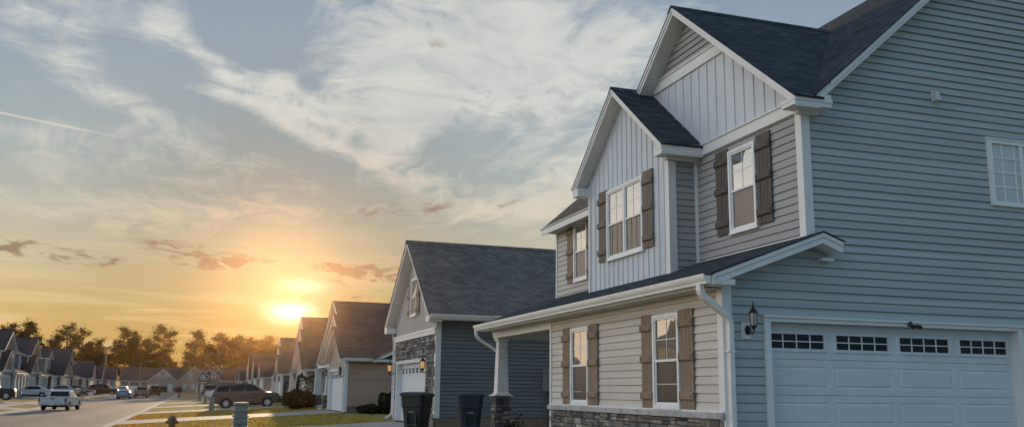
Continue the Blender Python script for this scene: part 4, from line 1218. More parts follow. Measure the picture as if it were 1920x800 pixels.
# ------------------------------------------------------------------ ground heights
YB = [(-60,-1.80),(80,-1.80),(150,-1.62),(210,-1.32),(250,-1.10),(900,-.60)]
def base(y):
    if y <= YB[0][0]: return YB[0][1]
    for (a, p), (b, q) in zip(YB, YB[1:]):
        if y <= b: return p+(q-p)*(y-a)/(b-a)
    return YB[-1][1]
XR0, XR1, XR2 = -3.75, -3.5, 6.8       # right kerb face, kerb back, house line
XL0, XL1, XL2 = -12.0, -12.25, -18.5
def gz(x, y):
    B = base(y); k = 1. if y <= 224 else (max(0, (227-y)/3.) if y < 227 else (0 if y < 236 else min(1, (y-236)/6.)))
    lotR = -1.12 if y < 180 else max(-1.12, B+.05); lotL = B+.45 if y < 130 else min(B+.45, -1.12)
    if y > 236: lotR = lotL = B+.06
    if x >= XR2: z = lotR
    elif x >= XR1: z = (B+.10)+(lotR-B-.10)*(x-XR1)/(XR2-XR1)
    elif x >= XR0: z = B+.10*(x-XR0)/(XR1-XR0)
    elif x >= XL0: z = B
    elif x >= XL1: z = B+.10*(XL0-x)/(XL0-XL1)
    elif x >= XL2: z = (B+.10)+(lotL-B-.10)*(XL1-x)/(XL1-XL2)
    else: z = lotL
    return B+(z-B)*k if y <= 236 else (B+(z-B)*k)
XN = [-900,-300,-120,-60,-40,-30,-22,XL2,-15.5,-14.2,-12.8,XL1,XL0,-9.5,-7.8,-6,XR0,XR1,-1,1.5,4,XR2,9,14,22,40,60,120,300,900]
YN = sorted(set([-60,-20,0,6,12,18]+[20+2*i for i in range(20)]+[60+5*i for i in range(34)]+[80,150,210,224,227,236,242,250,270,300,400,600,900]))
def sheet(name, m, xs, ys, dz, kind='structure', parent=None, side=0.):
    mb = MB()
    for i in range(len(xs)-1):
        for j in range(len(ys)-1):
            mb.face([(xs[i],ys[j],gz(xs[i],ys[j])+dz),(xs[i+1],ys[j],gz(xs[i+1],ys[j])+dz),(xs[i+1],ys[j+1],gz(xs[i+1],ys[j+1])+dz),(xs[i],ys[j+1],gz(xs[i],ys[j+1])+dz)])
    o = mb.build(name, m, None, weld=True)
    if kind: o['kind'] = kind
    return o
def rng(L, a, b): return [a]+[v for v in L if a+1e-6 < v < b-1e-6]+[b]
sheet('ground', M['lawn'], XN, YN, 0.)
sheet('road', M['asphalt'], rng(XN, XL0+.35, XR0-.35), rng(YN, -60, 226), .006)
sheet('cross_road', M['asphalt'], rng(XN, -120, 120), [226,227,231,236,237], .009)
sheet('kerb', M['concrete'], rng(XN, XR0-.36, XR1+.05), rng(YN, -60, 224), .012)
sheet('kerb', M['concrete'], rng(XN, XL1-.05, XL0+.36), rng(YN, -60, 224), .012)
sheet('pavement', M['drive'], rng(XN, -15.4, -14.1), rng(YN, -60, 223), .010)
# concrete drives on the right: one per house, a little splay at the kerb
for (a, b) in ((28.6,34.0),(46.6,52.4),(64.5,69.6),(83.2,88.6),(102.4,107.4),(121.4,126.6),(140.4,145.6),(159.4,164.6),(178.4,183.6)):
    sheet('driveway', M['drive'], rng(XN, XR0-.2, 6.98), rng(YN, a, b), .020)
for (a, b) in ((109.6,121.2),(126.9,131.8),(152,157.6),(161.,166.),(189.,195.),(208.,214.)):
    sheet('driveway', M['drive'], rng(XN, -19.0, XL0+.2), rng(YN, a, b), .020)
for (a, b) in ((92,97.5),(75,80.5)):
    sheet('driveway', M['drive'], rng(XN, -22.0, XL0+.2), rng(YN, a, b), .020)
sheet('driveway', M['drive'], rng(XN, 7.3, 13.4), [-8,0,6,11.86], .030)
# front walks
sheet('path', M['concrete'], rng(XN, 5.2, 6.95), [52.8,54.2], .024)
sheet('path', M['concrete'], rng(XN, 5.4, 6.95), [27.2,28.7], .024)
def blades():
    rnd = random.Random(3); mb = MB()
    dr = [(28.6,34.0),(46.6,52.4),(64.5,69.6)]
    n = 0
    while n < 26000:
        y = 24+46*rnd.random()**1.5; x = rnd.uniform(-3.4, 6.7)
        if any(a-.05 < y < b+.05 for a, b in dr): continue
        n += 1
        h = rnd.uniform(.035,.085)*(1+.35*(rnd.random() < .06)); w = rnd.uniform(.012,.026); a = rnd.uniform(0, 2*PI); z = gz(x, y)-.004
        dx, dy = math.cos(a)*w, math.sin(a)*w; l = rnd.uniform(-.04,.04); m = rnd.uniform(-.04,.04)
        v = rnd.uniform(.6,1.35); t = max(0, min(1, (1.5-x)/5))*rnd.random()
        c = (v*(1+.55*t), v*(1+.02*t), v*(1-.1*t))  # blades redden towards the road, the same low sunlight in their colour
        mb.face([(x-dx,y-dy,z),(x+dx,y+dy,z),(x+l,y+m,z+h)], c=c)
    o = mb.build('grass', M['blade']); o['kind'] = 'stuff'
blades()

# ------------------------------------------------------------------ vehicles
def lathe_y(mb, prof, n=24):        # prof (r, y), axis y, centre at the origin
    for (r0, y0), (r1, y1) in zip(prof, prof[1:]):
        for k in range(n):
            a, b = 2*PI*k/n, 2*PI*(k+1)/n
            mb.face([(r0*math.cos(a),y0,r0*math.sin(a)),(r0*math.cos(b),y0,r0*math.sin(b)),(r1*math.cos(b),y1,r1*math.sin(b)),(r1*math.cos(a),y1,r1*math.sin(a))])
def wheel(parent, x, y, r, s, n=24):
    w = .11
    mb = MB(); lathe_y(mb, [(r*.64,-w),(r*.9,-w),(r*.985,-w*.8),(r,-w*.4),(r,w*.4),(r*.985,w*.8),(r*.9,w),(r*.64,w),(r*.60,w*.6)], n)
    mb.v = [Vector((p.x, p.y*s, p.z))+Vector((x,y,r)) for p in mb.v]
    t = mb.build('wheel', M['tyre'], parent, True)
    mb = MB(); R = r*.655
    lathe_y(mb, [(R,w*.9),(R*.93,w*.95),(R*.88,w*.55),(R*.86,w*.1),(.0,w*.1)], n)
    mb.v = [Vector((p.x, p.y*s, p.z))+Vector((x,y,r)) for p in mb.v]
    # dark well: separate mesh so spokes read
    mb2 = MB()
    for k in range(7):
        a = 2*PI*k/7; d = Vector((math.cos(a),0,math.sin(a))); q = Vector((-math.sin(a),0,math.cos(a)))
        hw0, hw1 = R*.16, R*.12
        A = [d*R*.12-q*hw0, d*R*.12+q*hw0, d*R*.90+q*hw1, d*R*.90-q*hw1]
        f0 = [Vector((p.x,w*.78,p.z)) for p in A]; f1 = [Vector((p.x,w*.3,p.z)) for p in A]
        mb2.hexa([f1[0],f1[1],f1[2],f1[3],f0[0],f0[1],f0[2],f0[3]])
    lathe_y(mb2, [(.0,w*.82),(R*.2,w*.8),(R*.24,w*.6)], 12); lathe_y(mb2, [(R*.88,w*.6),(R*.92,w*.93),(R,w*.95),(R,w*.7)], n)
    mb2.v = [Vector((p.x, p.y*s, p.z))+Vector((x,y,r)) for p in mb2.v]
    mb.build('wheel_well', M['shadow_plastic'], t); mb2.build('rim', M['rim'], t)
    return t
def body_shell(parent, name, out, w, m, arcs=(), r=.37, tuck=.965, e=.09):
    """side outline (top line front to back given as list) closed along the sill with wheel arches"""
    pts = list(out)
    def shifted(k):
        zc = .62; return [((x*.985), zc+(z-zc)*k) for x, z in pts]
    o2 = shifted(tuck)
    L = [[(x,-w,z) for x, z in o2], [(x,-w+e,z) for x, z in pts], [(x,w-e,z) for x, z in pts], [(x,w,z) for x, z in o2]]
    mb = MB(); n = len(pts)
    for i in range(3):
        for k in range(n):
            l = (k+1) % n; mb.face([L[i][k],L[i][l],L[i+1][l],L[i+1][k]])
    mb.face(L[0][::-1]); mb.face(L[3])
    o = mb.build(name, m, parent, smooth=True, weld=True)
    return o
def arch(x, r, z, n=9):     # arch points from front to back (decreasing x)
    a0 = math.asin(min(.99, max(-.9, (z-r*.92)/(r*1.16))))
    return [(x+r*1.16*math.cos(a0+(PI-2*a0)*k/n), r*.92+r*1.16*math.sin(a0+(PI-2*a0)*k/n)) for k in range(n+1)]
CARS = {
 'wagon': dict(w=.93, top=[(-2.30,.42),(-2.37,.60),(-2.37,.90),(-2.31,1.06),(-1.0,1.08),(.95,1.08),(1.25,1.09),(1.75,1.06),(2.10,1.00),(2.27,.88),(2.34,.66),(2.34,.46),(2.26,.30)], wf=1.42, wr=-1.42, r=.365,
   cab=[(-2.29,1.05),(-2.21,1.34),(-2.08,1.60),(-1.88,1.69),(-.6,1.74),(.25,1.72),(.66,1.62),(1.34,1.07)], side=[[(-2.06,1.16),(-1.98,1.47),(-1.82,1.57),(-1.24,1.59),(-1.24,1.15)],[(-1.10,1.15),(-1.10,1.60),(-.55,1.63),(-.20,1.63),(-.20,1.14)],[(-.08,1.14),(-.08,1.63),(.24,1.62),(.56,1.51),(1.08,1.13)]], fr=(6,7), rr=(0,2), rails=True),
 'sedan': dict(w=.90, top=[(-2.36,.40),(-2.42,.60),(-2.40,.86),(-2.30,.98),(-1.55,1.0),(.8,.95),(1.2,.93),(1.85,.84),(2.25,.72),(2.40,.58),(2.40,.42),(2.30,.27)], wf=1.42, wr=-1.38, r=.33,
   cab=[(-1.85,.97),(-1.15,1.33),(-.75,1.42),(-.1,1.45),(.30,1.38),(1.18,.93)], side=[[(-1.35,1.02),(-.98,1.28),(-.75,1.33),(-.42,1.355),(-.42,1.01)],[(-.30,1.01),(-.30,1.36),(-.05,1.36),(.25,1.30),(.85,1.0)]], fr=(4,5), rr=(0,1)),
 'coupe': dict(w=.90, top=[(-2.16,.38),(-2.22,.55),(-2.20,.82),(-2.10,.92),(-1.4,.93),(.7,.88),(1.1,.86),(1.7,.76),(2.05,.66),(2.18,.54),(2.18,.38),(2.10,.24)], wf=1.30, wr=-1.28, r=.33,
   cab=[(-1.75,.91),(-1.0,1.22),(-.6,1.28),(-.1,1.29),(.2,1.22),(.98,.86)], side=[[(-1.1,.95),(-.8,1.16),(-.5,1.20),(-.5,.95)],[(-.38,.95),(-.38,1.21),(-.1,1.22),(.15,1.15),(.68,.92)]], fr=(4,5), rr=(0,1)),
 'offroad': dict(w=.92, top=[(-2.0,.50),(-2.05,.62),(-2.05,1.12),(-2.0,1.16),(.4,1.16),(.75,1.14),(1.75,1.10),(1.95,1.06),(2.0,.9),(2.05,.62),(2.02,.50),(1.9,.42)], wf=1.32, wr=-1.25, r=.40,
   cab=[(-2.0,1.15),(-1.97,1.74),(-1.90,1.80),(.2,1.80),(.35,1.76),(.62,1.13)], side=[[(-1.8,1.22),(-1.8,1.66),(-1.1,1.68),(-1.1,1.22)],[(-.98,1.22),(-.98,1.68),(-.35,1.68),(-.35,1.22)],[(-.25,1.22),(-.25,1.68),(.28,1.68),(.46,1.22)]], fr=(4,5), rr=(0,1)),
}
def car(kind, name, label, cat, paintm, loc, rot, group=None, spare=False):
    S = CARS[kind]; w = S['w']; H = thing(name, label, cat, (0,0,0), group)
    sill = .27
    out = list(S['top'])
    out += [(S['wf']+S['r']*1.2, sill)] + arch(S['wf'], S['r'], sill) + [(S['wf']-S['r']*1.2, sill),(S['wr']+S['r']*1.2, sill)] + arch(S['wr'], S['r'], sill) + [(S['wr']-S['r']*1.2, sill+.03)]
    b = body_shell(H, 'body', out, w, M[paintm])
    cab = S['cab']; zb = cab[0][1]; zt = max(z for _, z in cab)
    hw = lambda z: w-.055-.20*max(0, z-zb)/(zt-zb)
    mb = MB(); n = len(cab); e = .07
    L = [[(x,-hw(z),z-(.035 if z > zt-.25 else 0)) for x, z in cab], [(x,-hw(z)+e,z) for x, z in cab], [(x,hw(z)-e,z) for x, z in cab], [(x,hw(z),z-(.035 if z > zt-.25 else 0)) for x, z in cab]]
    for i in range(3):
        for k in range(n-1): mb.face([L[i][k],L[i][k+1],L[i+1][k+1],L[i+1][k]])
    mb.face(L[0][::-1]); mb.face(L[3]); mb.build('cabin', M[paintm], H, smooth=True, weld=True)
    for s in (-1, 1):
        for poly in S['side']:
            g = MB(); g.face([(x,s*(hw(z+.03)+.006),z) for x, z in poly]); g.build('side_window', M['glass_car'], H)
    hull = []
    pts = sorted({p for poly in S['side'] for p in poly})
    def half(seq):
        h = []
        for p in seq:
            while len(h) > 1 and (h[-1][0]-h[-2][0])*(p[1]-h[-2][1])-(h[-1][1]-h[-2][1])*(p[0]-h[-2][0]) <= 0: h.pop()
            h.append(p)
        return h[:-1]
    hull = half(pts)+half(pts[::-1]); cx = sum(p[0] for p in hull)/len(hull); cz = sum(p[1] for p in hull)/len(hull)
    hull = [(x+(.035 if x > cx else -.035), z+(.022 if z > cz else -.022)) for x, z in hull]
    for s in (-1, 1):
        g = MB(); g.face([(x,s*(hw(z+.03)+.003),z) for x, z in hull]); g.build('window_surround', M['black'], H)
        x0, x1 = S['wr']-S['r']*1.9, S['wf']+S['r']*1.5; z0 = zb-.26; z1 = zb-.05
        g = MB(); g.face([(x0,s*(w+.004),z0),(x1,s*(w+.004),z0),(x1-.05,s*(w+.020),z0+.06),(x0+.05,s*(w+.020),z0+.06)])
        g.face([(x0+.05,s*(w+.020),z0+.06),(x1-.05,s*(w+.020),z0+.06),(x1-.12,s*(w-.035),z1),(x0+.08,s*(w-.035),z1)]); g.build('shoulder_panel', M[paintm], H, True)
        g = MB(); g.box(S['wr']+S['r']*1.15, S['wf']-S['r']*1.15, min(s*(w-.05),s*(w+.006)), max(s*(w-.05),s*(w+.006)), .24, .37); g.build('sill', M['shadow_plastic'], H)
    def pane(nm, i, j, d):
        (x0,z0),(x1,z1) = cab[i], cab[j]; v = Vector((x1-x0,0,z1-z0)); nn = Vector((v.z,0,-v.x)).normalized()
        if nn.x*d < 0: nn = -nn
        a = Vector((x0,0,z0))+v*.10+nn*.012; c = Vector((x0,0,z0))+v*.92+nn*.012
        g = MB()
        if j-i > 1:
            mx = Vector((cab[i+1][0],0,cab[i+1][1]))+nn*.03
            for p, q in ((a, mx), (mx, c)): g.face([(p.x,-hw(p.z)+.07,p.z),(p.x,hw(p.z)-.07,p.z),(q.x,hw(q.z)-.07,q.z),(q.x,-hw(q.z)+.07,q.z)])
        else: g.face([(a.x,-hw(a.z)+.07,a.z),(a.x,hw(a.z)-.07,a.z),(c.x,hw(c.z)-.07,c.z),(c.x,-hw(c.z)+.07,c.z)])
        g.build(nm, M['glass_car'], H)
    pane('windscreen', S['fr'][0], S['fr'][1], 1); pane('rear_window', S['rr'][0], S['rr'][1], -1)
    for x in (S['wf'], S['wr']):
        for s in (-1, 1): wheel(H, x, s*(w-.105), S['r'], s)
    xb = min(x for x, _ in S['top']); xf = max(x for x, _ in S['top'])
    zl = zb-.13
    for s in (-1, 1):
        mb = MB(); mb.box(xb-.012, xb+.30, min(s*(w-.30),s*(w-.005)), max(s*(w-.30),s*(w-.005)), zl-.10, zl+.07); mb.build('tail_light', M['tail'], H, bevel=.03)
        mb = MB(); mb.box(xf-.42, xf-.06, min(s*(w-.38),s*(w-.012)), max(s*(w-.38),s*(w-.012)), zl-.20, zl-.07); mb.build('headlight', M['lens'], H, bevel=.03)
        xm = cab[-1][0]-.22; mb = MB(); mb.box(xm-.07, xm+.07, min(s*(w-.03),s*(w+.16)), max(s*(w-.03),s*(w+.16)), zb+.02, zb+.17); mb.build('mirror', M[paintm], H, bevel=.03)
        mb = MB()
        for xd in (-.95, .0): mb.box(xd-.10, xd+.10, min(s*(w-.02),s*(w+.022)), max(s*(w-.02),s*(w+.022)), zb-.12, zb-.085)
        mb.split('door_handle', M[paintm], H)
    mb = MB(); mb.box(xb-.045, xb+.2, -w+.09, w-.09, .36, .58); mb.build('rear_bumper', M[paintm], H, bevel=.04)
    mb = MB(); mb.box(xb-.052, xb-.02, -.16, .16, .62, .74); mb.build('number_plate', M['plate'], H)
    mb = MB(); mb.box(xf-.2, xf+.03, -w+.12, w-.12, .30, .50); mb.box(xf-.12, xf+.012, -.55, .55, .54, .66); mb.build('grille', M['shadow_plastic'], H, bevel=.03)
    mb = MB(); mb.box(S['wr']-.35, S['wf']+.35, -w+.16, w-.16, .20, .55); mb.build('underbody', M['shadow_plastic'], H)
    for x in (S['wf'], S['wr']):
        mb = MB(); mb.box(x-S['r']*1.1, x+S['r']*1.1, -w+.03, w-.03, .25, .78); mb.build('wheel_arch', M['shadow_plastic'], H)
    if S.get('rails'):
        for s in (-1, 1):
            mb = MB(); mb.tube([(-1.75,s*.60,1.665),(-1.6,s*.60,1.715),(-.4,s*.60,1.765),(.05,s*.60,1.75),(.12,s*.60,1.70)], .016, 6); mb.build('roof_rail', M['black'], H)
        for s in (-1, 1):      # wheel-arch lips
            mb = MB()
            for x in (S['wf'], S['wr']):
                p = [(q[0], s*(w+.004), q[1]) for q in arch(x, S['r']*1.06, sill, 14)]; mb.tube(p, .03, 6)
            mb.split('arch_lip', M[paintm], H, True)
    if spare:
        mb = MB(); lathe_y(mb, [(.0,-.1),(.34,-.1),(.38,-.06),(.38,.06),(.34,.1),(.0,.1)], 20)
        mb.v = [Vector((p.y-2.16, p.x, p.z+.98)) for p in mb.v]; mb.build('spare_wheel', M['tyre'], H, True)
    H.location = (loc[0], loc[1], loc[2] if len(loc) > 2 else gz(loc[0], loc[1])+.02); H.rotation_euler = (0, 0, rot); return H
def pickup(label, paintm, loc, rot, tail_dark=False, group=None):
    H = thing('pickup_truck', label, 'pickup truck', (0,0,0), group); w = .97; r = .40; sill = .42
    wf, wr = 1.72, -1.55
    out = [(-2.72,.60),(-2.74,.66),(-2.74,.72),(-.62,.72),(-.60,1.14),(1.12,1.12),(1.95,1.08),(2.45,1.02),(2.62,.92),(2.66,.62),(2.6,.46),(2.45,.40)]
    out += [(wf+r*1.2,sill)] + arch(wf, r, sill) + [(wf-r*1.2,sill),(wr+r*1.2,sill+.02)] + [(x, min(z,.715)) for x, z in arch(wr, r, sill)] + [(wr-r*1.2,sill+.04)]
    body_shell(H, 'body', out, w, M[paintm], tuck=.985, e=.07)
    # bed sides and tailgate
    for s in (-1, 1):
        pts = [(-2.70,.58),(-2.70,1.12),(-.60,1.13),(-.60,.58),(wr+r*1.2,.50)]+arch(wr, r, .5)+[(wr-r*1.2,.50)]
        mb = MB(); y0, y1 = s*(w-.07), s*w
        A = [(x,y0,z) for x, z in pts]; B = [(x,y1,z) for x, z in pts]; n = len(pts)
        mb.face(A); mb.face(B[::-1])
        for k in range(n): mb.face([A[k],A[(k+1)%n],B[(k+1)%n],B[k]])
        mb.build('bed_side', M[paintm], H, weld=True)
    mb = MB(); mb.box(-2.76,-2.69,-w+.10,w-.10,.64,1.13); mb.box(-2.775,-2.76,-w+.22,w-.22,.78,1.04)
    tg = mb.build('tailgate', M[paintm], H, bevel=.012)
    mb = MB(); mb.box(-2.80,-2.765,-.13,.13,.98,1.06); mb.build('handle', M['black'], tg)
    mb = MB()
    for k in range(9): mb.box(-2.781,-2.7755,.16+k*.06,.20+k*.06,.98,1.03)
    mb.build('lettering', M['meter'], tg)
    mb = MB(); mb.box(-2.70,-.60,-w+.071,w-.071,.721,.74); mb.build('bed_liner', M['shadow_plastic'], H)
    cab = [(-.66,1.13),(-.60,1.66),(-.48,1.74),(.25,1.76),(.45,1.70),(1.22,1.11)]; zb, zt = 1.13, 1.76
    hw = lambda z: w-.10-.17*max(0, z-zb)/(zt-zb)
    mb = MB(); e = .06
    L = [[(x,-hw(z),z-(.03 if z > 1.6 else 0)) for x, z in cab],[(x,-hw(z)+e,z) for x, z in cab],[(x,hw(z)-e,z) for x, z in cab],[(x,hw(z),z-(.03 if z > 1.6 else 0)) for x, z in cab]]
    for i in range(3):
        for k in range(len(cab)-1): mb.face([L[i][k],L[i][k+1],L[i+1][k+1],L[i+1][k]])
    mb.face(L[0][::-1]); mb.face(L[3]); mb.build('cabin', M[paintm], H, smooth=True, weld=True)
    g = MB(); g.face([(-.672,-.70,1.20),(-.672,.70,1.20),(-.622,.62,1.62),(-.622,-.62,1.62)]); g.build('rear_window', M['glass_car'], H)
    g = MB(); g.face([(1.17,-.80,1.17),(1.17,.80,1.17),(.50,.70,1.67),(.50,-.70,1.67)]); g.build('windscreen', M['glass_car'], H)
    for s in (-1, 1):
        g = MB(); g.face([(x,s*(hw(z+.02)+.007),z) for x, z in ((-.52,1.20),(-.48,1.62),(.28,1.65),(.46,1.56),(.92,1.20))]); g.build('side_window', M['glass_car'], H)
        mb = MB(); mb.box(-2.765,-2.60,min(s*(w-.11),s*(w+.006)),max(s*(w-.11),s*(w+.006)),.72,1.06); mb.build('tail_light', M['tail'], H, bevel=.015)
        mb = MB(); mb.box(2.40,2.62,min(s*(w-.34),s*(w+.003)),max(s*(w-.34),s*(w+.003)),.80,.98); mb.build('headlight', M['lens'], H, bevel=.02)
        mb = MB(); mb.box(.72,.86,min(s*(w-.02),s*(w+.22)),max(s*(w-.02),s*(w+.22)),1.16,1.38); mb.build('mirror', M['black'], H, bevel=.03)
        for x in (wf, wr): wheel(H, x, s*(w-.12), r, s)
    mb = MB(); mb.box(-2.90,-2.74,-w+.06,w-.06,.46,.61); o = mb.build('rear_bumper', M['chrome' if not tail_dark else 'black'], H, bevel=.03)
    mb = MB(); mb.box(-2.912,-2.90,-.16,.16,.48,.59); mb.build('number_plate', M['plate'], H)
    mb = MB(); mb.box(2.5,2.72,-w+.08,w-.08,.46,.66); mb.box(2.52,2.68,-.6,.6,.68,.96); mb.build('grille', M['chrome'], H, bevel=.03)
    mb = MB(); mb.box(-2.4,2.3,-w+.2,w-.2,.30,.66)
    for x in (wf, wr): mb.box(x-r*1.1, x+r*1.1, -w+.04, w-.04, .35, .71)
    mb.build('underbody', M['shadow_plastic'], H)
    H.location = (loc[0], loc[1], gz(loc[0], loc[1])+.015); H.rotation_euler = (0,0,rot); return H
N = PI/2
pickup('white pickup truck with its tailgate towards the camera, nearest vehicle on the road', 'p_white', (-10.0, 80.6), N-.10).scale = (1., 1., .88)
car('wagon', 'station_wagon', 'dark olive crossover wagon parked across the driveway behind the ribbed pedestal', 'car', 'p_olive', (3.42, 70.2, -1.345), -.035)
o = bpy.data.objects['station_wagon']; o.rotation_euler = (0, -.045, -.02)
car('sedan', 'sedan', 'white sedan parked broadside on the left driveway in front of porch columns', 'car', 'p_white', (-18.05, 119.4), PI).scale = (.93,.93,.93)
car('offroad', 'parked_suv', 'black vehicle cut by the left edge of the photo', 'car', 'p_black', (-18.15, 98.), .08)
car('sedan', 'sedan', 'silver sedan whose roof shows just behind the white pickup cab', 'car', 'p_silver', (-17.6, 138.5), PI+.1)
car('sedan', 'sedan', 'tan sedan parked on the left driveway behind the person in blue', 'car', 'p_tan', (-17.0, 154.5), .05)
car('wagon', 'parked_suv', 'black wagon parked behind the nearest street lamp pole', 'car', 'p_black', (-14.9, 171.), .0)
car('coupe', 'sports_car', 'light blue low sports car seen from behind at the left kerb', 'car', 'p_blue', (-9.75, 144.), N-.03)
car('sedan', 'sedan', 'pale sedan almost hidden beyond the light blue sports car', 'car', 'p_silver', (-13.6, 196.), N)
pickup('silver brown pickup truck seen from behind, left of the black off roader', 'p_tan', (-8.35, 160.), N, True)
car('offroad', 'parked_suv', 'boxy black off roader with spare wheel, farthest vehicle on the road', 'car', 'p_black', (-7.35, 184.), N, spare=True)
car('sedan', 'sedan', 'white sedan on the right side seen past the rear of the dark wagon', 'car', 'p_white', (3.2, 104.8), -.05)
car('wagon', 'parked_suv', 'dark car beyond the white sedan on the right, farthest on the right lawns', 'car', 'p_olive', (2.9, 124.), .0)
car('sedan', 'sedan', 'black sedan directly behind the tail of the dark wagon', 'car', 'p_black', (3.75, 85.8), -.05)

# ------------------------------------------------------------------ street furniture
def street_lamp(label, x, y, h, arm, adir, group='street lamps along the street'):
    z = gz(x, y); H = thing('street_lamp', label, 'street lamp', (x, y, z), group)
    mb = MB(); mb.tube([(x,y,z-.3),(x,y,z+h*.5),(x,y,z+h)], [.19,.15,.11], 10); mb.build('pole', M['galv'], H, True)
    a = adir; p = [(x,y,z+h-.25),(x+a*arm*.12,y,z+h+.12),(x+a*arm*.4,y,z+h+.42),(x+a*arm*.75,y,z+h+.66),(x+a*arm,y,z+h+.74)]
    mb = MB(); mb.tube(p, [.075,.07,.06,.05,.045], 8); mb.build('arm', M['galv'], H, True)
    c = Vector(p[-1]); mb = MB()
    mb.lathe(c+Vector((a*.30,0,-.02)), [(.05,-.12),(.17,-.09),(.20,-.02),(.14,.07),(.04,.10)], 10, 2.0, .9); mb.build('lamp_head', M['galv'], H, True)
    return H
street_lamp('nearest and tallest street lamp on the left, arm reaching over the road', -15.8, 180., 8.2, 2.6, 1)
street_lamp('second street lamp, in front of the long brown roof of the beige house', -12.9, 232., 6.6, 2.1, 1)
street_lamp('thin street lamp on the right in front of the grey twin gable house', 3.35, 224., 5.7, 1.5, -1)
def pedestal(label, x, y, h, w, ribbed=False):
    z = gz(x, y); d = w*.9
    H = thing('utility_pedestal', label, 'utility pedestal', (x, y, z), 'grey utility pedestals on the lawns')
    mb = MB()
    mb.hexa([(x-w/2,y-d/2,z-.15),(x+w/2,y-d/2,z-.15),(x+w/2,y+d/2,z-.15),(x-w/2,y+d/2,z-.15),(x-w*.47,y-d*.47,z+h-.07),(x+w*.47,y-d*.47,z+h-.07),(x+w*.47,y+d*.47,z+h-.07),(x-w*.47,y+d*.47,z+h-.07)])
    mb.build('shell', M['pedestal'], H, bevel=.02)
    mb = MB(); mb.box(x-w*.53,x+w*.53,y-d*.53,y+d*.53,z+h-.07,z+h-.02); mb.box(x-w*.48,x+w*.48,y-d*.48,y+d*.48,z+h-.021,z+h); mb.build('cap', M['pedestal'], H, bevel=.015)
    if ribbed:
        for k in range(7):
            mb = MB(); zz = z+.08+k*(h-.28)/6
            for s in (-1, 1): mb.box(x+s*w*.26-w*.19, x+s*w*.26+w*.19, y-d*.5-.022, y-d*.45, zz-.045, zz+.045)
            for s in (-1, 1): mb.box(min(x+s*w*.44,x+s*(w*.5+.028)), max(x+s*w*.44,x+s*(w*.5+.028)), y-d*.36, y+d*.36, zz-.022, zz+.022)
            mb.build('rib', M['pedestal'], H, bevel=.012)
        mb = MB(); mb.box(x-.02,x+.02,y-d*.5-.012,y-d*.45,z+.02,z+h-.08); mb.build('centre_bar', M['pedestal'], H)
        mb = MB(); mb.lathe((x-.03,y-d*.5-.03,z+h*.50), [(.005,-.02),(.02,-.012),(.02,.012),(.005,.02)], 8); mb.build('lock', M['black'], H)
    else:
        mb = MB(); mb.box(x-w*.38,x+w*.38,y-d*.5-.012,y-d*.44,z+.1,z+h-.16); mb.build('panel', M['pedestal'], H, bevel=.01)
    return H
pedestal('large ribbed grey utility pedestal on the near lawn in front of the dark wagon', 1.09, 25., 1.10, .355, True)
pedestal('smooth grey utility pedestal at the rear bumper of the dark wagon', .95, 64., .90, .33)
pedestal('grey utility pedestal left of the white sedan on the right lawns', .35, 116., 1.02, .36)
pedestal('short grey utility pedestal just under the white sedan on the right lawns', .80, 101., .72, .3)
pedestal('small grey utility pedestal on the left lawn in front of the white sedan', -17.9, 111., .75, .4)
pedestal('small grey utility pedestal at the foot of the nearest street lamp pole', -15.9, 173., .9, .5)
def hydrant():
    x, y = -.80, 36.8; z = gz(x, y)
    H = thing('fire_hydrant', 'weathered brown fire hydrant at the bottom edge of the lawn beside the road', 'fire hydrant', (x, y, z))
    mb = MB(); mb.lathe((x,y,z-.05), [(.17,0),(.17,.05),(.125,.06),(.12,.12),(.12,.42),(.155,.43),(.155,.47),(.13,.48),(.125,.52),(.10,.58),(.055,.62),(.03,.635),(.03,.68),(.012,.69)], 16); mb.build('barrel', M['hydrant'], H, True)
    for s in (-1, 1):
        mb = MB(); mb.tube([(x+s*.08,y,z+.32),(x+s*.17,y,z+.32)], .055, 10); mb.tube([(x+s*.17,y,z+.32),(x+s*.21,y,z+.32)], .068, 6); mb.tube([(x+s*.21,y,z+.32),(x+s*.235,y,z+.32)], .02, 5); mb.build('hose_cap', M['hydrant'], H)
    mb = MB(); mb.tube([(x,y-.08,z+.27),(x,y-.17,z+.27)], .075, 12); mb.tube([(x,y-.17,z+.27),(x,y-.21,z+.27)], .088, 6); mb.build('pumper_cap', M['hydrant'], H)
    mb = MB()
    for k in range(8): a = 2*PI*k/8; mb.lathe((x+.14*math.cos(a),y+.14*math.sin(a),z+.425), [(.016,-.03),(.016,.02),(.008,.03)], 6)
    mb.split('bolt', M['hydrant'], H)
hydrant()
def mailbox():
    x, y = -2.6, 150.; z = gz(x, y)
    H = thing('mailbox', 'black mailbox on a post at the right edge of the road', 'mailbox', (x, y, z))
    mb = MB(); mb.box(x-.09,x+.09,y-.09,y+.09,z-.2,z+1.15); mb.box(x-.5,x+.1,y-.05,y+.05,z+.95,z+1.04); mb.build('post', M['black'], H)
    mb = MB(); pr = [(-.19,0),(-.19,.26)]+[(-.19*math.cos(PI*k/8), .26+.19*math.sin(PI*k/8)) for k in range(1,8)]+[(.19,.26),(.19,0)]
    A = [(x-.75,y+p,z+1.05+q) for p, q in pr]; B = [(x+.15,y+p,z+1.05+q) for p, q in pr]
    mb.face(A); mb.face(B[::-1])
    for k in range(len(pr)): l = (k+1) % len(pr); mb.face([A[k],A[l],B[l],B[k]])
    b = mb.build('box', M['black'], H)
    mb = MB(); mb.box(x-.3,x-.27,y-.22,y-.2,z+1.15,z+1.45); mb.build('flag', M['tail'], b)
mailbox()
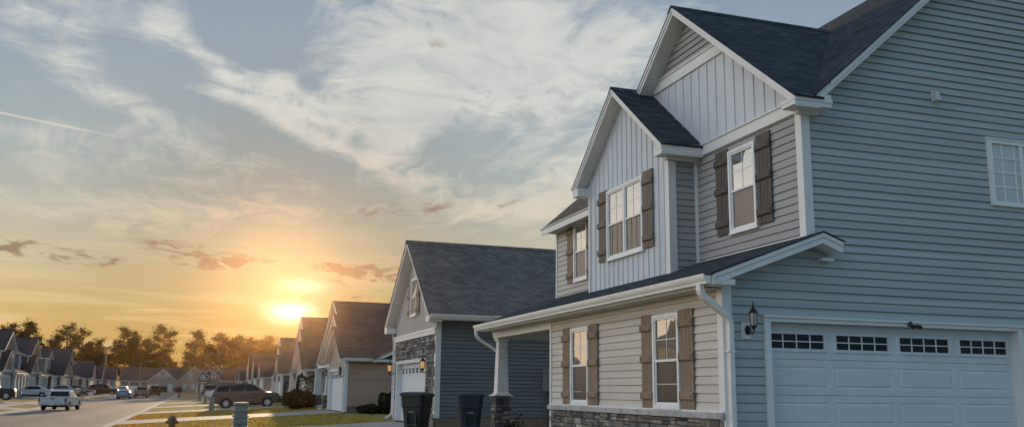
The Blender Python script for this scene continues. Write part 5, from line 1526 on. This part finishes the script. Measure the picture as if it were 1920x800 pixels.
def wheelie_bin(label, x, y, z, rot, m, group=None):
    H = thing('wheelie_bin', label, 'bin', (0,0,0), group)
    # front is +y local
    mb = MB(); lv = [(.0,.20,.22),(.12,.215,.24),(.72,.27,.31),(.74,.285,.325),(.95,.295,.345),(1.0,.30,.35)]
    R = []
    for (zz, hx, hy) in lv:
        c = .07; pts = []
        for sx, sy in ((1,1),(-1,1),(-1,-1),(1,-1)):
            q = [(sx*hx, sy*(hy-c)), (sx*(hx-c*.3), sy*(hy-c*.3)), (sx*(hx-c), sy*hy)]
            pts += q if sx*sy > 0 else q[::-1]
        R.append([(px_, py_, zz) for px_, py_ in pts])
    n = len(R[0])
    for i in range(len(R)-1):
        for k in range(n): l = (k+1) % n; mb.face([R[i][k],R[i][l],R[i+1][l],R[i+1][k]])
    mb.face(R[0][::-1]); mb.face(R[-1])
    mb.box(-.18,.18,.255,.335,.30,.34); mb.box(-.14,-.10,.24,.33,.05,.6); mb.box(.10,.14,.24,.33,.05,.6)
    mb.build('tub', M[m], H)
    mb = MB(); L0 = []
    for zz, k_ in ((1.0,1.09),(1.035,1.10),(1.06,1.04),(1.085,.86),(1.095,.5)):
        L0.append([(p[0]*k_, p[1]*k_, zz) for p in R[-1]])
    for i in range(4):
        for k in range(n): l = (k+1) % n; mb.face([L0[i][k],L0[i][l],L0[i+1][l],L0[i+1][k]])
    mb.face(L0[0][::-1]); mb.face(L0[-1]); mb.build('lid', M[m], H)
    mb = MB(); mb.tube([(-.25,-.33,.97),(-.25,-.43,1.0),(.25,-.43,1.0),(.25,-.33,.97)], .018, 8); mb.build('handle', M[m], H)
    for s in (-1, 1):
        w = MB(); lathe_y(w, [(.0,-.03),(.11,-.03),(.125,0),(.11,.03),(.0,.03)], 16); w.v = [Vector((p.y+s*.24, p.x-.24, p.z+.10)) for p in w.v]; w.build('wheel', M['tyre'], H, True)
    mb = MB(); mb.tube([(-.24,-.24,.10),(.24,-.24,.10)], .012, 6); mb.build('axle', M['galv'], H)
    mb = MB(); mb.box(-.07,.07,.312,.322,.62,.63) ; mb.build('embossed_mark', M['plate'], H)
    H.location = (x, y, z); H.rotation_euler = (0,0,rot); return H
b1 = wheelie_bin('black wheelie bin in front of the white garage door of the slate house', 5.06, 22.3, -1.12, 2.5, 'plastic_black')
wheelie_bin('navy wheelie bin in front of the slate side wall, left of the porch column', 6.24, 21.7, -1.12, 2.85, 'plastic_navy')
for lab, x, y, m in (('small blue bin against the far beige gable wall, left of the pair', -8.35, 245.6, 'plastic_navy'), ('small dark bin against the far beige gable wall, right of the pair', -7.55, 245.7, 'plastic_black'), ('small dark bin in front of the middle house at the end of the street', -4.0, 246., 'plastic_black')):
    q = wheelie_bin(lab, x, y, -1.06, PI, m); q.scale = (1.25,1.25,1.25)
def vinyl_fence():
    H = thing('fence', 'white vinyl privacy fence in front of the beige house at the end of the street', 'fence', (-14., 243., -1.06))
    def run(x0, x1, y, top):
        mb = MB(); k = x0
        while k < x1: mb.box(k+.004, min(k+.17,x1)-.004, y-.02, y+.02, -1.05, top-.06); k += .17
        mb.box(x0, x1, y-.035, y+.035, top-.10, top); mb.box(x0, x1, y-.035, y+.035, -1.02, -.9); mb.build('panel', M['trim'], H)
        k = x0
        while k <= x1+.01:
            p = MB(); p.box(k-.07,k+.07,y-.07,y+.07,-1.1,top+.08); p.lathe((k,y,top+.08), [(.1,0),(.08,.03),(.01,.09)], 4); p.build('post', M['trim'], H); k += 2.3
    run(-18.5, -11.6, 244.2, .35); run(-11.4, -9.1, 243.2, .72)
vinyl_fence()
def yard_sign():
    x, y = -13.9, 141.; z = gz(x, y)
    H = thing('yard_sign', 'small round white yard marker on the left verge beside the pavement', 'yard sign', (x,y,z))
    mb = MB(); mb.tube([(x,y-.03,z+.48),(x,y+.03,z+.48)], .30, 18); mb.build('disc', M['trim'], H); mb = MB(); mb.tube([(x,y,z-.1),(x,y,z+.3)], .025, 6); mb.build('stake', M['galv'], H)
yard_sign()

# ------------------------------------------------------------------ person
def skin_body(name, verts, edges, radii, m, parent=None, root=0, sub=2):
    me = bpy.data.meshes.new(name); me.from_pydata(verts, edges, [])
    o = bpy.data.objects.new(name, me); COL.objects.link(o)
    sk = o.modifiers.new('skin', 'SKIN'); o.modifiers.new('sub', 'SUBSURF').levels = sub
    o.modifiers['sub'].render_levels = sub
    for i, r in enumerate(radii):
        v = me.skin_vertices[0].data[i]; v.radius = (r, r) if not isinstance(r, tuple) else r; v.use_root = (i == root)
    dg = bpy.context.evaluated_depsgraph_get(); ev = o.evaluated_get(dg); nm = bpy.data.meshes.new_from_object(ev)
    o.modifiers.clear(); o.data = nm; nm.materials.clear(); nm.materials.append(m)
    for p in nm.polygons: p.use_smooth = True
    if parent: o.parent = parent
    return o
def person():
    H = thing('person', 'person in a light blue shirt and dark shorts standing on the left lawn', 'person', (0,0,0))
    V = [(0,0,.95),(0,.01,1.12),(0,.0,1.32),(0,-.01,1.46),(0,.02,1.55),(0,.03,1.66),(0,.03,1.74),
         (.19,0,1.42),(.24,.02,1.14),(.25,.10,.90),(.25,.13,.80),(-.19,0,1.42),(-.25,.02,1.14),(-.24,.10,.90),(-.24,.13,.80),
         (.10,0,.88),(.11,.03,.50),(.12,-.02,.09),(.12,.14,.03),(-.10,0,.88),(-.12,-.02,.50),(-.13,-.06,.09),(-.13,.10,.03)]
    Ed = [(0,1),(1,2),(2,3),(3,4),(4,5),(5,6),(3,7),(7,8),(8,9),(9,10),(3,11),(11,12),(12,13),(13,14),(0,15),(15,16),(16,17),(17,18),(0,19),(19,20),(20,21),(21,22)]
    R = [(.15,.10),(.13,.095),(.16,.105),(.10,.08),.05,.085,.07,.06,.042,.034,.03,.06,.042,.034,.03,.085,.06,.04,.04,.085,.06,.04,.04]
    b = skin_body('body', V, Ed, R, M['skin'], H)
    # nose, ears and fingers belong to the body surface
    mb = MB(); mb.lathe((0,.115,1.655), [(.004,.02),(.014,-.01),(.004,-.02)], 6)
    for s in (-1, 1): mb.lathe((s*.083,.03,1.655), [(.006,-.03),(.016,0),(.008,.03)], 6)
    for s in (-1, 1):
        for k in range(4): mb.tube([(s*.25+(k-1.5)*.016,.13,.79),(s*.25+(k-1.5)*.017,.145,.74),(s*.25+(k-1.5)*.016,.15,.70)], [.009,.008,.006], 5)
        mb.tube([(s*.25-s*.03,.14,.81),(s*.25-s*.045,.165,.77)], [.010,.008], 5)
    mb.build('face_and_fingers', M['skin'], H, True)
    skin_body('shirt', [(0,.0,.92),(0,.01,1.12),(0,0,1.32),(0,-.005,1.47),(.19,0,1.425),(.225,.01,1.20),(-.19,0,1.425),(-.23,.01,1.20)], [(0,1),(1,2),(2,3),(3,4),(4,5),(3,6),(6,7)], [(.19,.135),(.165,.125),(.185,.13),(.09,.085),.085,.075,.085,.075], M['shirt'], H)
    skin_body('shorts', [(0,0,.93),(.10,0,.84),(.115,.02,.52),(-.10,0,.84),(-.12,-.01,.52)], [(0,1),(1,2),(0,3),(3,4)], [(.165,.12),.105,.095,.105,.095], M['trousers'], H)
    mb = MB(); mb.lathe((0,.015,1.70), [(.094,-.03),(.097,.01),(.085,.06),(.05,.088),(.01,.095)], 14); mb.build('hair', M['hair'], H, True)
    for s, yy in ((1,.05),(-1,.01)):
        mb = MB(); mb.box(s*.125-.05,s*.125+.05,yy-.12,yy+.16,0,.09); mb.build('shoe', M['black'], H, bevel=.03)
    H.location = (-14.35, 136., gz(-14.35,136.)+.01); H.rotation_euler = (0,0,2.2)
person()

# ------------------------------------------------------------------ planting
def quad_leaf(mb, p, s, rnd, c, up=.3):
    n = Vector((rnd.gauss(0,1), rnd.gauss(0,1), rnd.gauss(0,1)+up)).normalized()
    a = n.orthogonal().normalized(); b = n.cross(a); t = rnd.uniform(0, 2*PI)
    u = (a*math.cos(t)+b*math.sin(t))*s; v = (b*math.cos(t)-a*math.sin(t))*s*rnd.uniform(.45,.8)
    mb.face([p-u, p-v*.9+u*.1, p+u, p+v], c=c)
def shrub(label, x, y, r, h, n=2600, seed=1, group=None, box=False, cat='shrub'):
    rnd = random.Random(seed); z = gz(x, y)
    H = thing('shrub', label, cat, (x,y,z), group); mb = MB()
    for i in range(n):
        d = Vector((rnd.gauss(0,1), rnd.gauss(0,1), rnd.gauss(0,1))).normalized()*rnd.uniform(.72,1.02)
        if box: d = Vector((max(-.8,min(.8,d.x*1.4)), max(-.8,min(.8,d.y*1.4)), max(-1,min(.85,d.z*1.4))))
        lump = 1+.10*math.sin(d.x*7+seed)+.08*math.sin(d.y*9+d.z*6)
        p = Vector((x+d.x*r*lump, y+d.y*r*lump, z+h*.5+d.z*h*.52*lump))
        if p.z < z: continue
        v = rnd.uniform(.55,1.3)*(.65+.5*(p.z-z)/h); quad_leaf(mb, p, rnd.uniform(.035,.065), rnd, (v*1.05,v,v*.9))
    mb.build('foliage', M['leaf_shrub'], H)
    mb = MB()
    for k in range(7):
        a = rnd.uniform(0,2*PI); mb.tube([(x+.05*math.cos(a),y+.05*math.sin(a),z-.05),(x+r*.35*math.cos(a),y+r*.35*math.sin(a),z+h*.45),(x+r*.7*math.cos(a),y+r*.7*math.sin(a),z+h*.75)], [.025,.016,.006], 5)
    mb.build('stem', M['bark'], H); return H
shrub('round clipped shrub beside the porch step of the taupe house', 5.75, 57.8, .95, 1.15, 4200, 2)
shrub('upright square shrub behind the round clipped shrub', 6.6, 60.5, .80, 2.0, 3600, 5, box=True)
shrub('small dark shrub against the side wall of the taupe house', 8.75, 45.3, .42, 1.0, 2200, 4, box=True)
shrub('low dark shrub at the near corner of the slate house garage, beside the taupe wall', 9.3, 45.0, .45, 1.15, 2200, 9, box=True)
shrub('square shrub against the dark grey house behind the wagon', 7.6, 81.9, .65, 1.75, 1800, 6, box=True)
shrub('low dark shrub row against the taupe house foundation', 8.0, 45.55, .6, .45, 1300, 7)
def flower(label, x, y, h, seed, petals):
    rnd = random.Random(seed); z = gz(x, y); H = thing('flowering_plant' if petals else 'dry_weed', label, 'plant', (x,y,z))
    mb = MB(); lf = MB(); pt = MB()
    for k in range(9 if petals else 11):
        a = rnd.uniform(0,2*PI); r = rnd.uniform(.05,.22); t = Vector((x+r*math.cos(a), y+r*math.sin(a), z+h*rnd.uniform(.7,1.05)))
        mb.tube([(x+.03*math.cos(a),y+.03*math.sin(a),z),(x+r*.5*math.cos(a),y+r*.5*math.sin(a),z+h*.5),t], [.006,.005,.003], 4)
        for j in range(26 if petals else 5):
            q = Vector((x,y,z)).lerp(t, rnd.uniform(.2,.95))+Vector((rnd.gauss(0,.05),rnd.gauss(0,.05),rnd.gauss(0,.03))); v = rnd.uniform(.5,1.4); quad_leaf(lf, q, rnd.uniform(.02,.045), rnd, (v,v,v*.8))
        if petals and k < 4:
            for j in range(7):
                b = 2*PI*j/7; pt.face([t, t+Vector((math.cos(b)*.04,math.sin(b)*.04,.012)), t+Vector((math.cos(b+.5)*.045,math.sin(b+.5)*.045,.018)), t+Vector((math.cos(b+.8)*.03,math.sin(b+.8)*.03,.008))])
    mb.build('stem', M['leaf_shrub' if petals else 'wood'], H); lf.build('leaves', M['leaf_shrub'], H)
    if petals: pt.build('petals', M['petal'], H)
flower('small plant with white blooms in front of the stone pier of the porch column', 7.05, 21.0, .52, 3, True)
flower('thin dry weed stalks against the slate side wall, right of the porch column', 7.75, 22.4, .75, 8, False)
flower('low leafy plant under the porch beam beside the conduit', 7.2, 19.9, .3, 12, True)
sheet('flower_bed', M['mulch'], rng(XN, 6.5, 7.22), [11.9,16,19,21,22.9], .03)

def tree_mesh(kind, h, seed, n):
    """returns trunk MB and crown MB of a tree standing at the origin"""
    rnd = random.Random(seed); tr = MB(); cr = MB(); cl = []
    bend = rnd.uniform(-.04,.04)*h
    path = [Vector((bend*math.sin(t*2.)+rnd.uniform(-.1,.1)*t, rnd.uniform(-.1,.1), h*.93*t)) for t in (0,.2,.4,.6,.8,1.)]
    rr = .021*h if kind == 'pine' else .024*h
    tr.tube(path, [rr,rr*.8,rr*.66,rr*.5,rr*.33,rr*.08], 8)
    at = lambda t: path[min(4,int(t*5))].lerp(path[min(5,int(t*5)+1)], t*5-int(t*5)) if t < 1 else path[-1]
    lo = .50 if kind == 'pine' else (.36 if kind == 'thin' else .22)
    nb = {'pine':24,'oak':30,'thin':30}[kind]
    for i in range(nb):
        t = lo+(1-lo)*(i+rnd.random()*.8)/nb; t = min(t,.99); p = at(t)
        a = rnd.uniform(0, 2*PI)
        q = (t-lo)/(1-lo)
        if kind == 'pine': L = h*(.07+.13*math.sin(PI*min(1,q*.85+.12))**.8)*rnd.uniform(.6,1.2); rise = h*rnd.uniform(.01,.06)
        elif kind == 'thin': L = h*(.05+.14*math.sin(PI*min(1,q*.8+.18)))*rnd.uniform(.5,1.3); rise = h*rnd.uniform(.03,.11)
        else: L = h*(.09+.19*math.sin(PI*min(1,q*.75+.22)))*rnd.uniform(.6,1.15); rise = h*rnd.uniform(.03,.10)
        e = p+Vector((math.cos(a)*L, math.sin(a)*L, rise)); m = p.lerp(e,.5)+Vector((0,0,-rise*.15+rnd.uniform(-.15,.15)))
        tr.tube([p,m,e], [rr*.30,rr*.18,rr*.05], 5)
        k = 3 if kind != 'oak' else 4
        for j in range(k):
            f = .45+.6*(j+rnd.random()*.5)/k; c = p.lerp(e, f)+Vector((rnd.gauss(0,.05),rnd.gauss(0,.05),rnd.gauss(.02,.04)))*h*.5*.6
            R = h*rnd.uniform(.038,.070)*{'oak':1.45,'pine':1.12,'thin':1.0}[kind]
            cl.append((c, R))
    cl.append((path[-1], h*.05)); 
    per = max(8, n//len(cl))
    for (c, R) in cl:
        tone = rnd.uniform(.6,1.35)
        for k in range(per):
            d = Vector((rnd.gauss(0,1), rnd.gauss(0,1), rnd.gauss(0,1)*.62)); d = d.normalized()*min(1.7, abs(rnd.gauss(0,.72)))
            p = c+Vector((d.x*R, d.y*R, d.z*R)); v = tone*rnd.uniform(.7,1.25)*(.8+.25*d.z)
            quad_leaf(cr, p, R*rnd.uniform(.10,.20), rnd, (v*rnd.uniform(.95,1.2), v, v*.85))
    return tr, cr
PROTO = {}
def tree(kind, variant, label, x, y, h, group, rot=0., name=None):
    key = (kind, variant)
    nm = name or {'pine':'pine_tree','oak':'broadleaf_tree','thin':'slender_tree'}[kind]
    z = gz(x, y)
    if key not in PROTO:
        H = thing(nm, label, 'tree', (0,0,0), group)
        tr, cr = tree_mesh(kind, 16., 100+variant*7+len(kind), {'pine':9000,'oak':13000,'thin':6500}[kind])
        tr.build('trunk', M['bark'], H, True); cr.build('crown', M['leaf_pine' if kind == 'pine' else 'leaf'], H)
        PROTO[key] = H
    else: H = dup(PROTO[key], label=label)
    s = h/16.; H.location = (x, y, z-.1); H.rotation_euler = (0,0,rot); H.scale = (s, s, s); return H
G = 'trees of the wood behind the houses'
T = [('oak',0,-49.5,275,16.5,'broad tree at the left edge behind the tallest left gable'),
 ('oak',1,-43.5,272,17.2,'bushy tree rising right behind the second gable of the left row'),
 ('oak',2,-37.5,278,14.6,'lower rounded tree left of the open crowned tree'),
 ('thin',0,-33.6,270,17.6,'open crowned tree with sky showing through, above the brown two storey house'),
 ('thin',1,-30.8,276,16.8,'right hand partner of the open crowned tree, slightly lower'),
 ('oak',0,-28.2,282,12.5,'low rounded tree filling the dip left of the nearest lamp arm'),
 ('thin',2,-25.6,272,14.2,'ragged small tree just left of the nearest street lamp head'),
 ('pine',0,-19.6,275,17.4,'tall pine with a flat round top right of the nearest street lamp'),
 ('thin',0,-22.4,279,14.0,'ragged tree left of the flat topped pine'),
 ('thin',1,-16.6,273,14.6,'small ragged tree between the two tall pines'),
 ('oak',1,-13.6,279,14.0,'dark bushy tree at the foot of the leaning tall pine'),
 ('pine',1,-10.2,272,18.4,'tallest pine, its bare trunk clear of the wood, left of the bright gap'),
 ('oak',2,-7.0,283,8.6,'low bush tree on the left of the bright gap'),
 ('pine',2,-1.0,276,17.2,'full tall pine standing right of the bright gap'),
 ('oak',0,-2.4,283,10.2,'low round tree at the foot of the full tall pine'),
 ('pine',0,5.2,278,16.6,'flat topped pine behind the grey twin gable house'),
 ('oak',1,2.6,284,13.2,'broad tree between the full pine and the flat topped pine on the right'),
 ('oak',2,9.2,275,15.4,'broad tree right of the flat topped pine, above the dark wagon'),
 ('thin',2,13.0,272,15.6,'feathery tree in the glow above the right hand row'),
 ('oak',0,17.5,279,15.6,'broad tree in the glow left of the sunlit roof'),
 ('oak',1,23.5,277,14.5,'rightmost broad tree of the wood, half behind the sunlit roof')]
for i, (k, v, x, y, h, lab) in enumerate(T): tree(k, v, lab, x, y, h, G, rot=i*1.7)
def far_wood():
    rnd = random.Random(21); mb = MB()
    for i in range(900):
        x = rnd.uniform(-80, 48); y = rnd.uniform(274, 296)
        gap = math.exp(-((x+4.3)/3.2)**2)
        hh = (11.0+1.6*math.sin(x*.23)+1.4*math.sin(x*.61+1)+ (1.5 if x > 5 else 0))*(1-.62*gap)
        c = Vector((x, y, gz(x,y)+hh*rnd.random()**.75)); R = rnd.uniform(1.2,2.5)*(1-.4*gap); tone = rnd.uniform(.55,1.25)
        for k in range(72):
            d = Vector((rnd.gauss(0,1), rnd.gauss(0,1), rnd.gauss(0,1))).normalized()*rnd.random()**.4
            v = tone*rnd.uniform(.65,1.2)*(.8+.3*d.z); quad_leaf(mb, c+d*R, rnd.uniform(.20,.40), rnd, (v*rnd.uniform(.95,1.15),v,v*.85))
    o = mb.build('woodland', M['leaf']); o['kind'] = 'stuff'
    o['label'] = 'dense dark undergrowth of the wood behind the far houses'
far_wood()

# ------------------------------------------------------------------ sky, sun and camera
SUN_AZ, SUN_EL = 5.2, 4.75
def world():
    w = bpy.data.worlds.new('World'); SC.world = w; w.use_nodes = True
    w.cycles.sampling_method = 'MANUAL'; w.cycles.sample_map_resolution = 512
    t = NT(w.node_tree); bg = t.N['Background']
    sky = t.n('ShaderNodeTexSky', sky_type='NISHITA'); sky.sun_disc = False
    sky.sun_elevation = math.radians(SUN_EL); sky.sun_rotation = math.radians(SUN_AZ); sky.air_density = 1.2; sky.dust_density = 2.5; sky.ozone_density = 1.
    tc = t.n('ShaderNodeTexCoord'); sp = t.n('ShaderNodeSeparateXYZ'); t.link(tc.outputs['Generated'], sp.inputs[0])
    x, y, z = (E(t, sp.outputs[i]) for i in range(3))
    A = t.math('ARCTAN2', x, y)*(180/PI); El = t.math('ARCSINE', t.math('MINIMUM', t.math('MAXIMUM', z, -1.), 1.))*(180/PI)
    # unit vector to the sun
    sa, se = math.radians(SUN_AZ), math.radians(SUN_EL)
    sx, sy, sz = math.sin(sa)*math.cos(se), math.cos(sa)*math.cos(se), math.sin(se)
    cosd = x*sx + y*sy + z*sz
    ang = t.math('ARCCOSINE', t.math('MINIMUM', cosd, 1.))*(180/PI)
    # vertical gradient (display colours of an evening sky)
    stops = [(0., lin(200,152,84)), (.05, lin(208,168,100)), (.10, lin(206,178,126)), (.155, lin(194,185,158)), (.22, lin(176,181,172)), (.30, lin(158,174,178)), (.40, lin(150,167,179)), (.52, lin(138,156,178)), (1., lin(120,146,182))]
    g = t.ramp(El/45., stops)
    # away from the sun the low sky is blue grey
    away = (ang).mr(35., 100.)
    g2 = t.ramp(El/60., [(0., lin(114,148,168)), (.15, lin(117,158,186)), (.5, lin(108,154,190)), (1., lin(100,146,194))])
    col = t.mix(away, g, g2)
    ss = t.n('ShaderNodeVectorMath', operation='SCALE'); t.link(sky.outputs[0], ss.inputs[0]); ss.inputs['Scale'].default_value = .1
    col = t.mix(.05, col, ss.outputs[0])
    col = t.mix(ang.mr(18., 5.5), col, t.mix(1., col, (.56,.68,.74), 'MULTIPLY'))
    # projected cloud plane
    k = t.math('MAXIMUM', z, .0)+.13
    P = t.comb(x/k, y/k, 0.)
    warp = t.n('ShaderNodeVectorMath', operation='MULTIPLY_ADD')
    nz = t.noise(P, 1.3, 3., .5, out=1); t.link(nz, warp.inputs[0]); warp.inputs[1].default_value = (.55,.55,0); t.link(P, warp.inputs[2])
    W = warp.outputs[0]
    n_big = t.noise(W, 2.3, 5., .58, .3); n_fine = t.noise(W, 8.5, 6., .66, .5)
    # streaky cirrus: stretched along lines that fan out of the lower centre
    rot = t.n('ShaderNodeMapping'); t.link(W, rot.inputs['Vector']); rot.inputs['Rotation'].default_value = (0,0,math.radians(38)); rot.inputs['Scale'].default_value = (5.2,.9,1)
    n_str = t.noise(rot.outputs[0], 1.9, 6., .64, .6)
    def blob(a, e, ra, re, r=0.):
        c, s = math.cos(math.radians(r)), math.sin(math.radians(r))
        da, de = A-a, El-e
        u = (da*c+de*s)*(1/ra); v = (de*c-da*s)*(1/re)
        return ((u*u+v*v)*-1.).exp()
    m = blob(13.0,20.6,5.6,4.2,-12)*1.35 + blob(21.,20.5,7.,4.2,0)*1.05 + blob(6.6,16.9,4.2,1.55,-22)*1.15 + blob(11.2,16.6,1.3,2.6,-33)*1.2 + blob(5.9,15.15,4.6,.42,-21)*.85 + blob(9.3,13.75,2.4,.34,-26)*.8 + blob(1.4,17.1,2.6,.26,-6)*.6 + blob(9.,19.2,2.2,3.,20)*.5
    m = m + blob(-9.2,19.4,3.4,1.5,-8)*.80 + blob(-.2,18.8,4.6,.62,-30)*.72 + blob(-3.5,21.0,1.3,1.2,-40)*.85 + blob(-7.0,16.9,4.8,.75,-24)*.62 + blob(21.8,13.0,2.2,1.5,35)*1.15 + blob(18.,11.2,3.6,.75,8)*.8 + blob(11.5,13.2,3.5,1.,-20)*.5 + ((n_big-.42)*1.6).cl()*El.mr(8.,12.)*.42 + blob(-3.,14.2,3.,.4,-6)*.35 + blob(-5.,13.0,9.,1.5,-3)*.14 + blob(-7.5,9.7,6.,.9,-5)*.55 + blob(4.,10.6,7.,.6,4)*.3
    m = m - blob(16.2,15.7,4.2,1.4,14)*.42 - blob(1.8,20.4,2.9,1.3,-10)*.6 - blob(5.6,18.3,1.7,.7,-16)*.75 - blob(8.6,15.3,.55,.75,-30)*.55 - blob(-5.6,18.9,2.4,.8,-25)*.45
    tex = (n_big-.5)*1.6 + (n_fine-.5)*2.5 + (n_str-.5)*2.2
    cov = (m*.95 + tex*(.20+m*.75)).mr(.10, .95, smooth=False)
    cov = cov*(1.3-cov*.38)
    inview = (ang).mr(70., 45.)
    other = ((n_big-.46)*3.2).cl()*.55*(1.-inview)*El.mr(4., 14.)
    cov = (cov*inview + other).cl()
    wl = El.mr(7., 19.)
    white = t.mix(wl, lin(216,202,172), lin(210,212,206))
    # shaded undersides inside the thick cloud
    shd = t.mix((n_fine*.6+n_big*.4).mr(.35,.62), lin(184,190,190), lin(222,222,214))
    cloud = t.mix(wl*.75, white, shd)
    col = t.mix(cov*.93, col, cloud)
    # low stratified layers near the horizon
    L = t.comb(A*.045, El*.62, 0.); wl2 = t.noise(L, 1.4, 5., .6, .7)
    lay = El.mr(11.5, 3.)*inview
    col = t.mix((wl2-.48).mr(.0,.16)*lay*.50, col, lin(228,205,158)); col = t.mix((.50-wl2).mr(.0,.17)*lay*.42, col, lin(188,160,116))
    # small ragged dusky clouds
    S = t.comb(A*.34, El*.95, 0.); ns = t.noise(S, 1.55, 7., .62, .8)
    d = blob(-9.4,7.45,3.0,.50,-3)+blob(-6.0,7.0,1.8,.32)+blob(-1.2,7.8,2.6,.62,-10)+blob(1.4,7.35,2.4,.42,4)+blob(7.6,7.2,2.2,.42)+blob(10.6,7.1,2.6,.45,-6)+blob(9.8,10.9,1.6,.6,10)*.55+blob(13.5,11.2,2.2,.5,8)*.5+blob(18.,11.6,2.,.5,8)*.5+blob(13.2,21.0,1.,.7,20)*.38+blob(17.,22.3,1.,.5,-20)*.3+blob(8.2,5.6,2.,.30,-4)*.7+blob(9.,6.5,3.,.7,0)*.45
    dm = ((ns-.41)*4.2+ (n_fine-.5)*1.6).cl()*d
    dm = dm.mr(.08, .62)
    col = t.mix(dm*.85, col, lin(140,118,98))
    # contrail: thin straight line
    f = (A+11.9)*(1/7.6); line = El-(14.68-f*.62)
    con = ((line*(1/.062))*(line*(1/.062))*-1.).exp()*f.mr(-.2,.0)*f.mr(1.08,.35)*(n_fine*.8+.45)
    col = t.mix(con.cl()*.62, col, lin(236,222,206))
    # glow round the sun behind thin cloud
    band = ((El-(5.45+(A-5.)*.02))*(1/.33)); bandm = 1.-((band*band)*-1.).exp()*.80*(n_fine.mr(.36,.52))
    ca = (A-5.0)*(1/1.2); cb = (El-4.6)*(1/.60); core = ((ca*ca+cb*cb)*-1.).exp()*1.3
    da = (A-5.6)*(1/1.3); db = (El-6.15)*(1/.36); second = ((da*da+db*db)*-1.).exp()*.6*(n_fine*1.3+.3)
    mid = (ang*(-1/1.7)).exp()*.10; wide = (ang*(-1/5.)).exp()*.02
    ad = t.n('ShaderNodeVectorMath', operation='SCALE')
    def addc(col, fac, c):
        v = t.n('ShaderNodeVectorMath', operation='SCALE'); v.inputs[0].default_value = c; t.set(v.inputs['Scale'], fac)
        a = t.n('ShaderNodeVectorMath', operation='ADD'); t.link(col, a.inputs[0]); t.link(v.outputs[0], a.inputs[1]); return a.outputs[0]
    col = addc(col, core*bandm + second, (1.,.90,.72)); col = addc(col, mid*bandm, (.60,.36,.07)); col = addc(col, wide, (.46,.20,.0))
    # added brightness in the unseen sky left of the view, to light the fronts
    west = A.mr(-14., -48.)*A.mr(-165., -120.)*El.mr(0., 8.)*El.mr(70., 35.)
    col = addc(col, west*(n_big*.9+.55), (.50,.50,.50))
    low = A.mr(-11., -30.)*A.mr(-135., -75.)*(El*(-1/7.)).exp()*El.mr(-1., .5)
    col = addc(col, low, (3.3,2.5,1.85))  # added warm low sky left of the view, lights the lower front wall
    # below the horizon
    col = t.mix(z.mr(-.004, -.03), col, lin(96,84,66))
    sc = t.n('ShaderNodeVectorMath', operation='SCALE'); t.link(col, sc.inputs[0]); sc.inputs['Scale'].default_value = 10.
    t.link(sc.outputs[0], bg.inputs['Color']); bg.inputs['Strength'].default_value = .1
world()
def sun():
    l = bpy.data.lights.new('sun', 'SUN'); l.energy = 4.2; l.angle = math.radians(.6); l.color = (1., .70, .40)
    o = bpy.data.objects.new('sun', l); COL.objects.link(o)
    a, e = math.radians(SUN_AZ-.8), math.radians(SUN_EL+1.2)
    d = Vector((math.sin(a)*math.cos(e), math.cos(a)*math.cos(e), math.sin(e)))
    o.rotation_euler = (-d).to_track_quat('-Z', 'Y').to_euler(); o.location = d*200
sun()
def camera():
    c = bpy.data.cameras.new('camera'); c.sensor_width = 36; c.lens = 1726.72/1920*36; c.clip_start = .1; c.clip_end = 3000
    o = bpy.data.objects.new('camera', c); COL.objects.link(o); SC.camera = o
    p, r, y = 1.90994170e-01, 1.17162206e-02, 3.21501238e-01
    fw = Vector((math.sin(y)*math.cos(p), math.cos(y)*math.cos(p), math.sin(p))); rt = Vector((math.cos(y), -math.sin(y), 0)); up = rt.cross(fw)
    R = rt*math.cos(r)+up*math.sin(r); U = up*math.cos(r)-rt*math.sin(r)
    m = Matrix((R, U, -fw)).transposed(); o.rotation_euler = m.to_euler(); o.location = (0,0,0)
camera()
def haze_and_glare():
    for bx, den, g in (((-160, 120, 14, 340, -4, 45), .000025, .88), ((-40, 14, 10, 45.6, .7, 30), .00012, .94)):  # second, nearer box is added to imitate lens glare over the roofs
        mb = MB(); mb.box(*bx)
        m = bpy.data.materials.new('haze_and_glare_volume'); m.use_nodes = True; t = NT(m.node_tree); t.N.remove(t.N['Principled BSDF'])
        v = t.n('ShaderNodeVolumeScatter'); v.inputs['Color'].default_value = (1.,.62,.30,1); v.inputs['Density'].default_value = den; v.inputs['Anisotropy'].default_value = g
        t.link(v.outputs[0], t.N['Material Output'].inputs['Volume'])
        o = mb.build('haze_and_glare', m); o['kind'] = 'structure'
haze_and_glare()
SC.view_settings.view_transform = 'Standard'; SC.view_settings.look = 'None'; SC.view_settings.exposure = 0; SC.view_settings.gamma = 1
SC.render.engine = 'CYCLES'
SC.cycles.use_denoising = True
try: SC.cycles.denoiser = 'OPENIMAGEDENOISE'
except Exception: pass
SC.cycles.max_bounces = 6; SC.cycles.diffuse_bounces = 3; SC.cycles.glossy_bounces = 3; SC.cycles.sample_clamp_indirect = 4
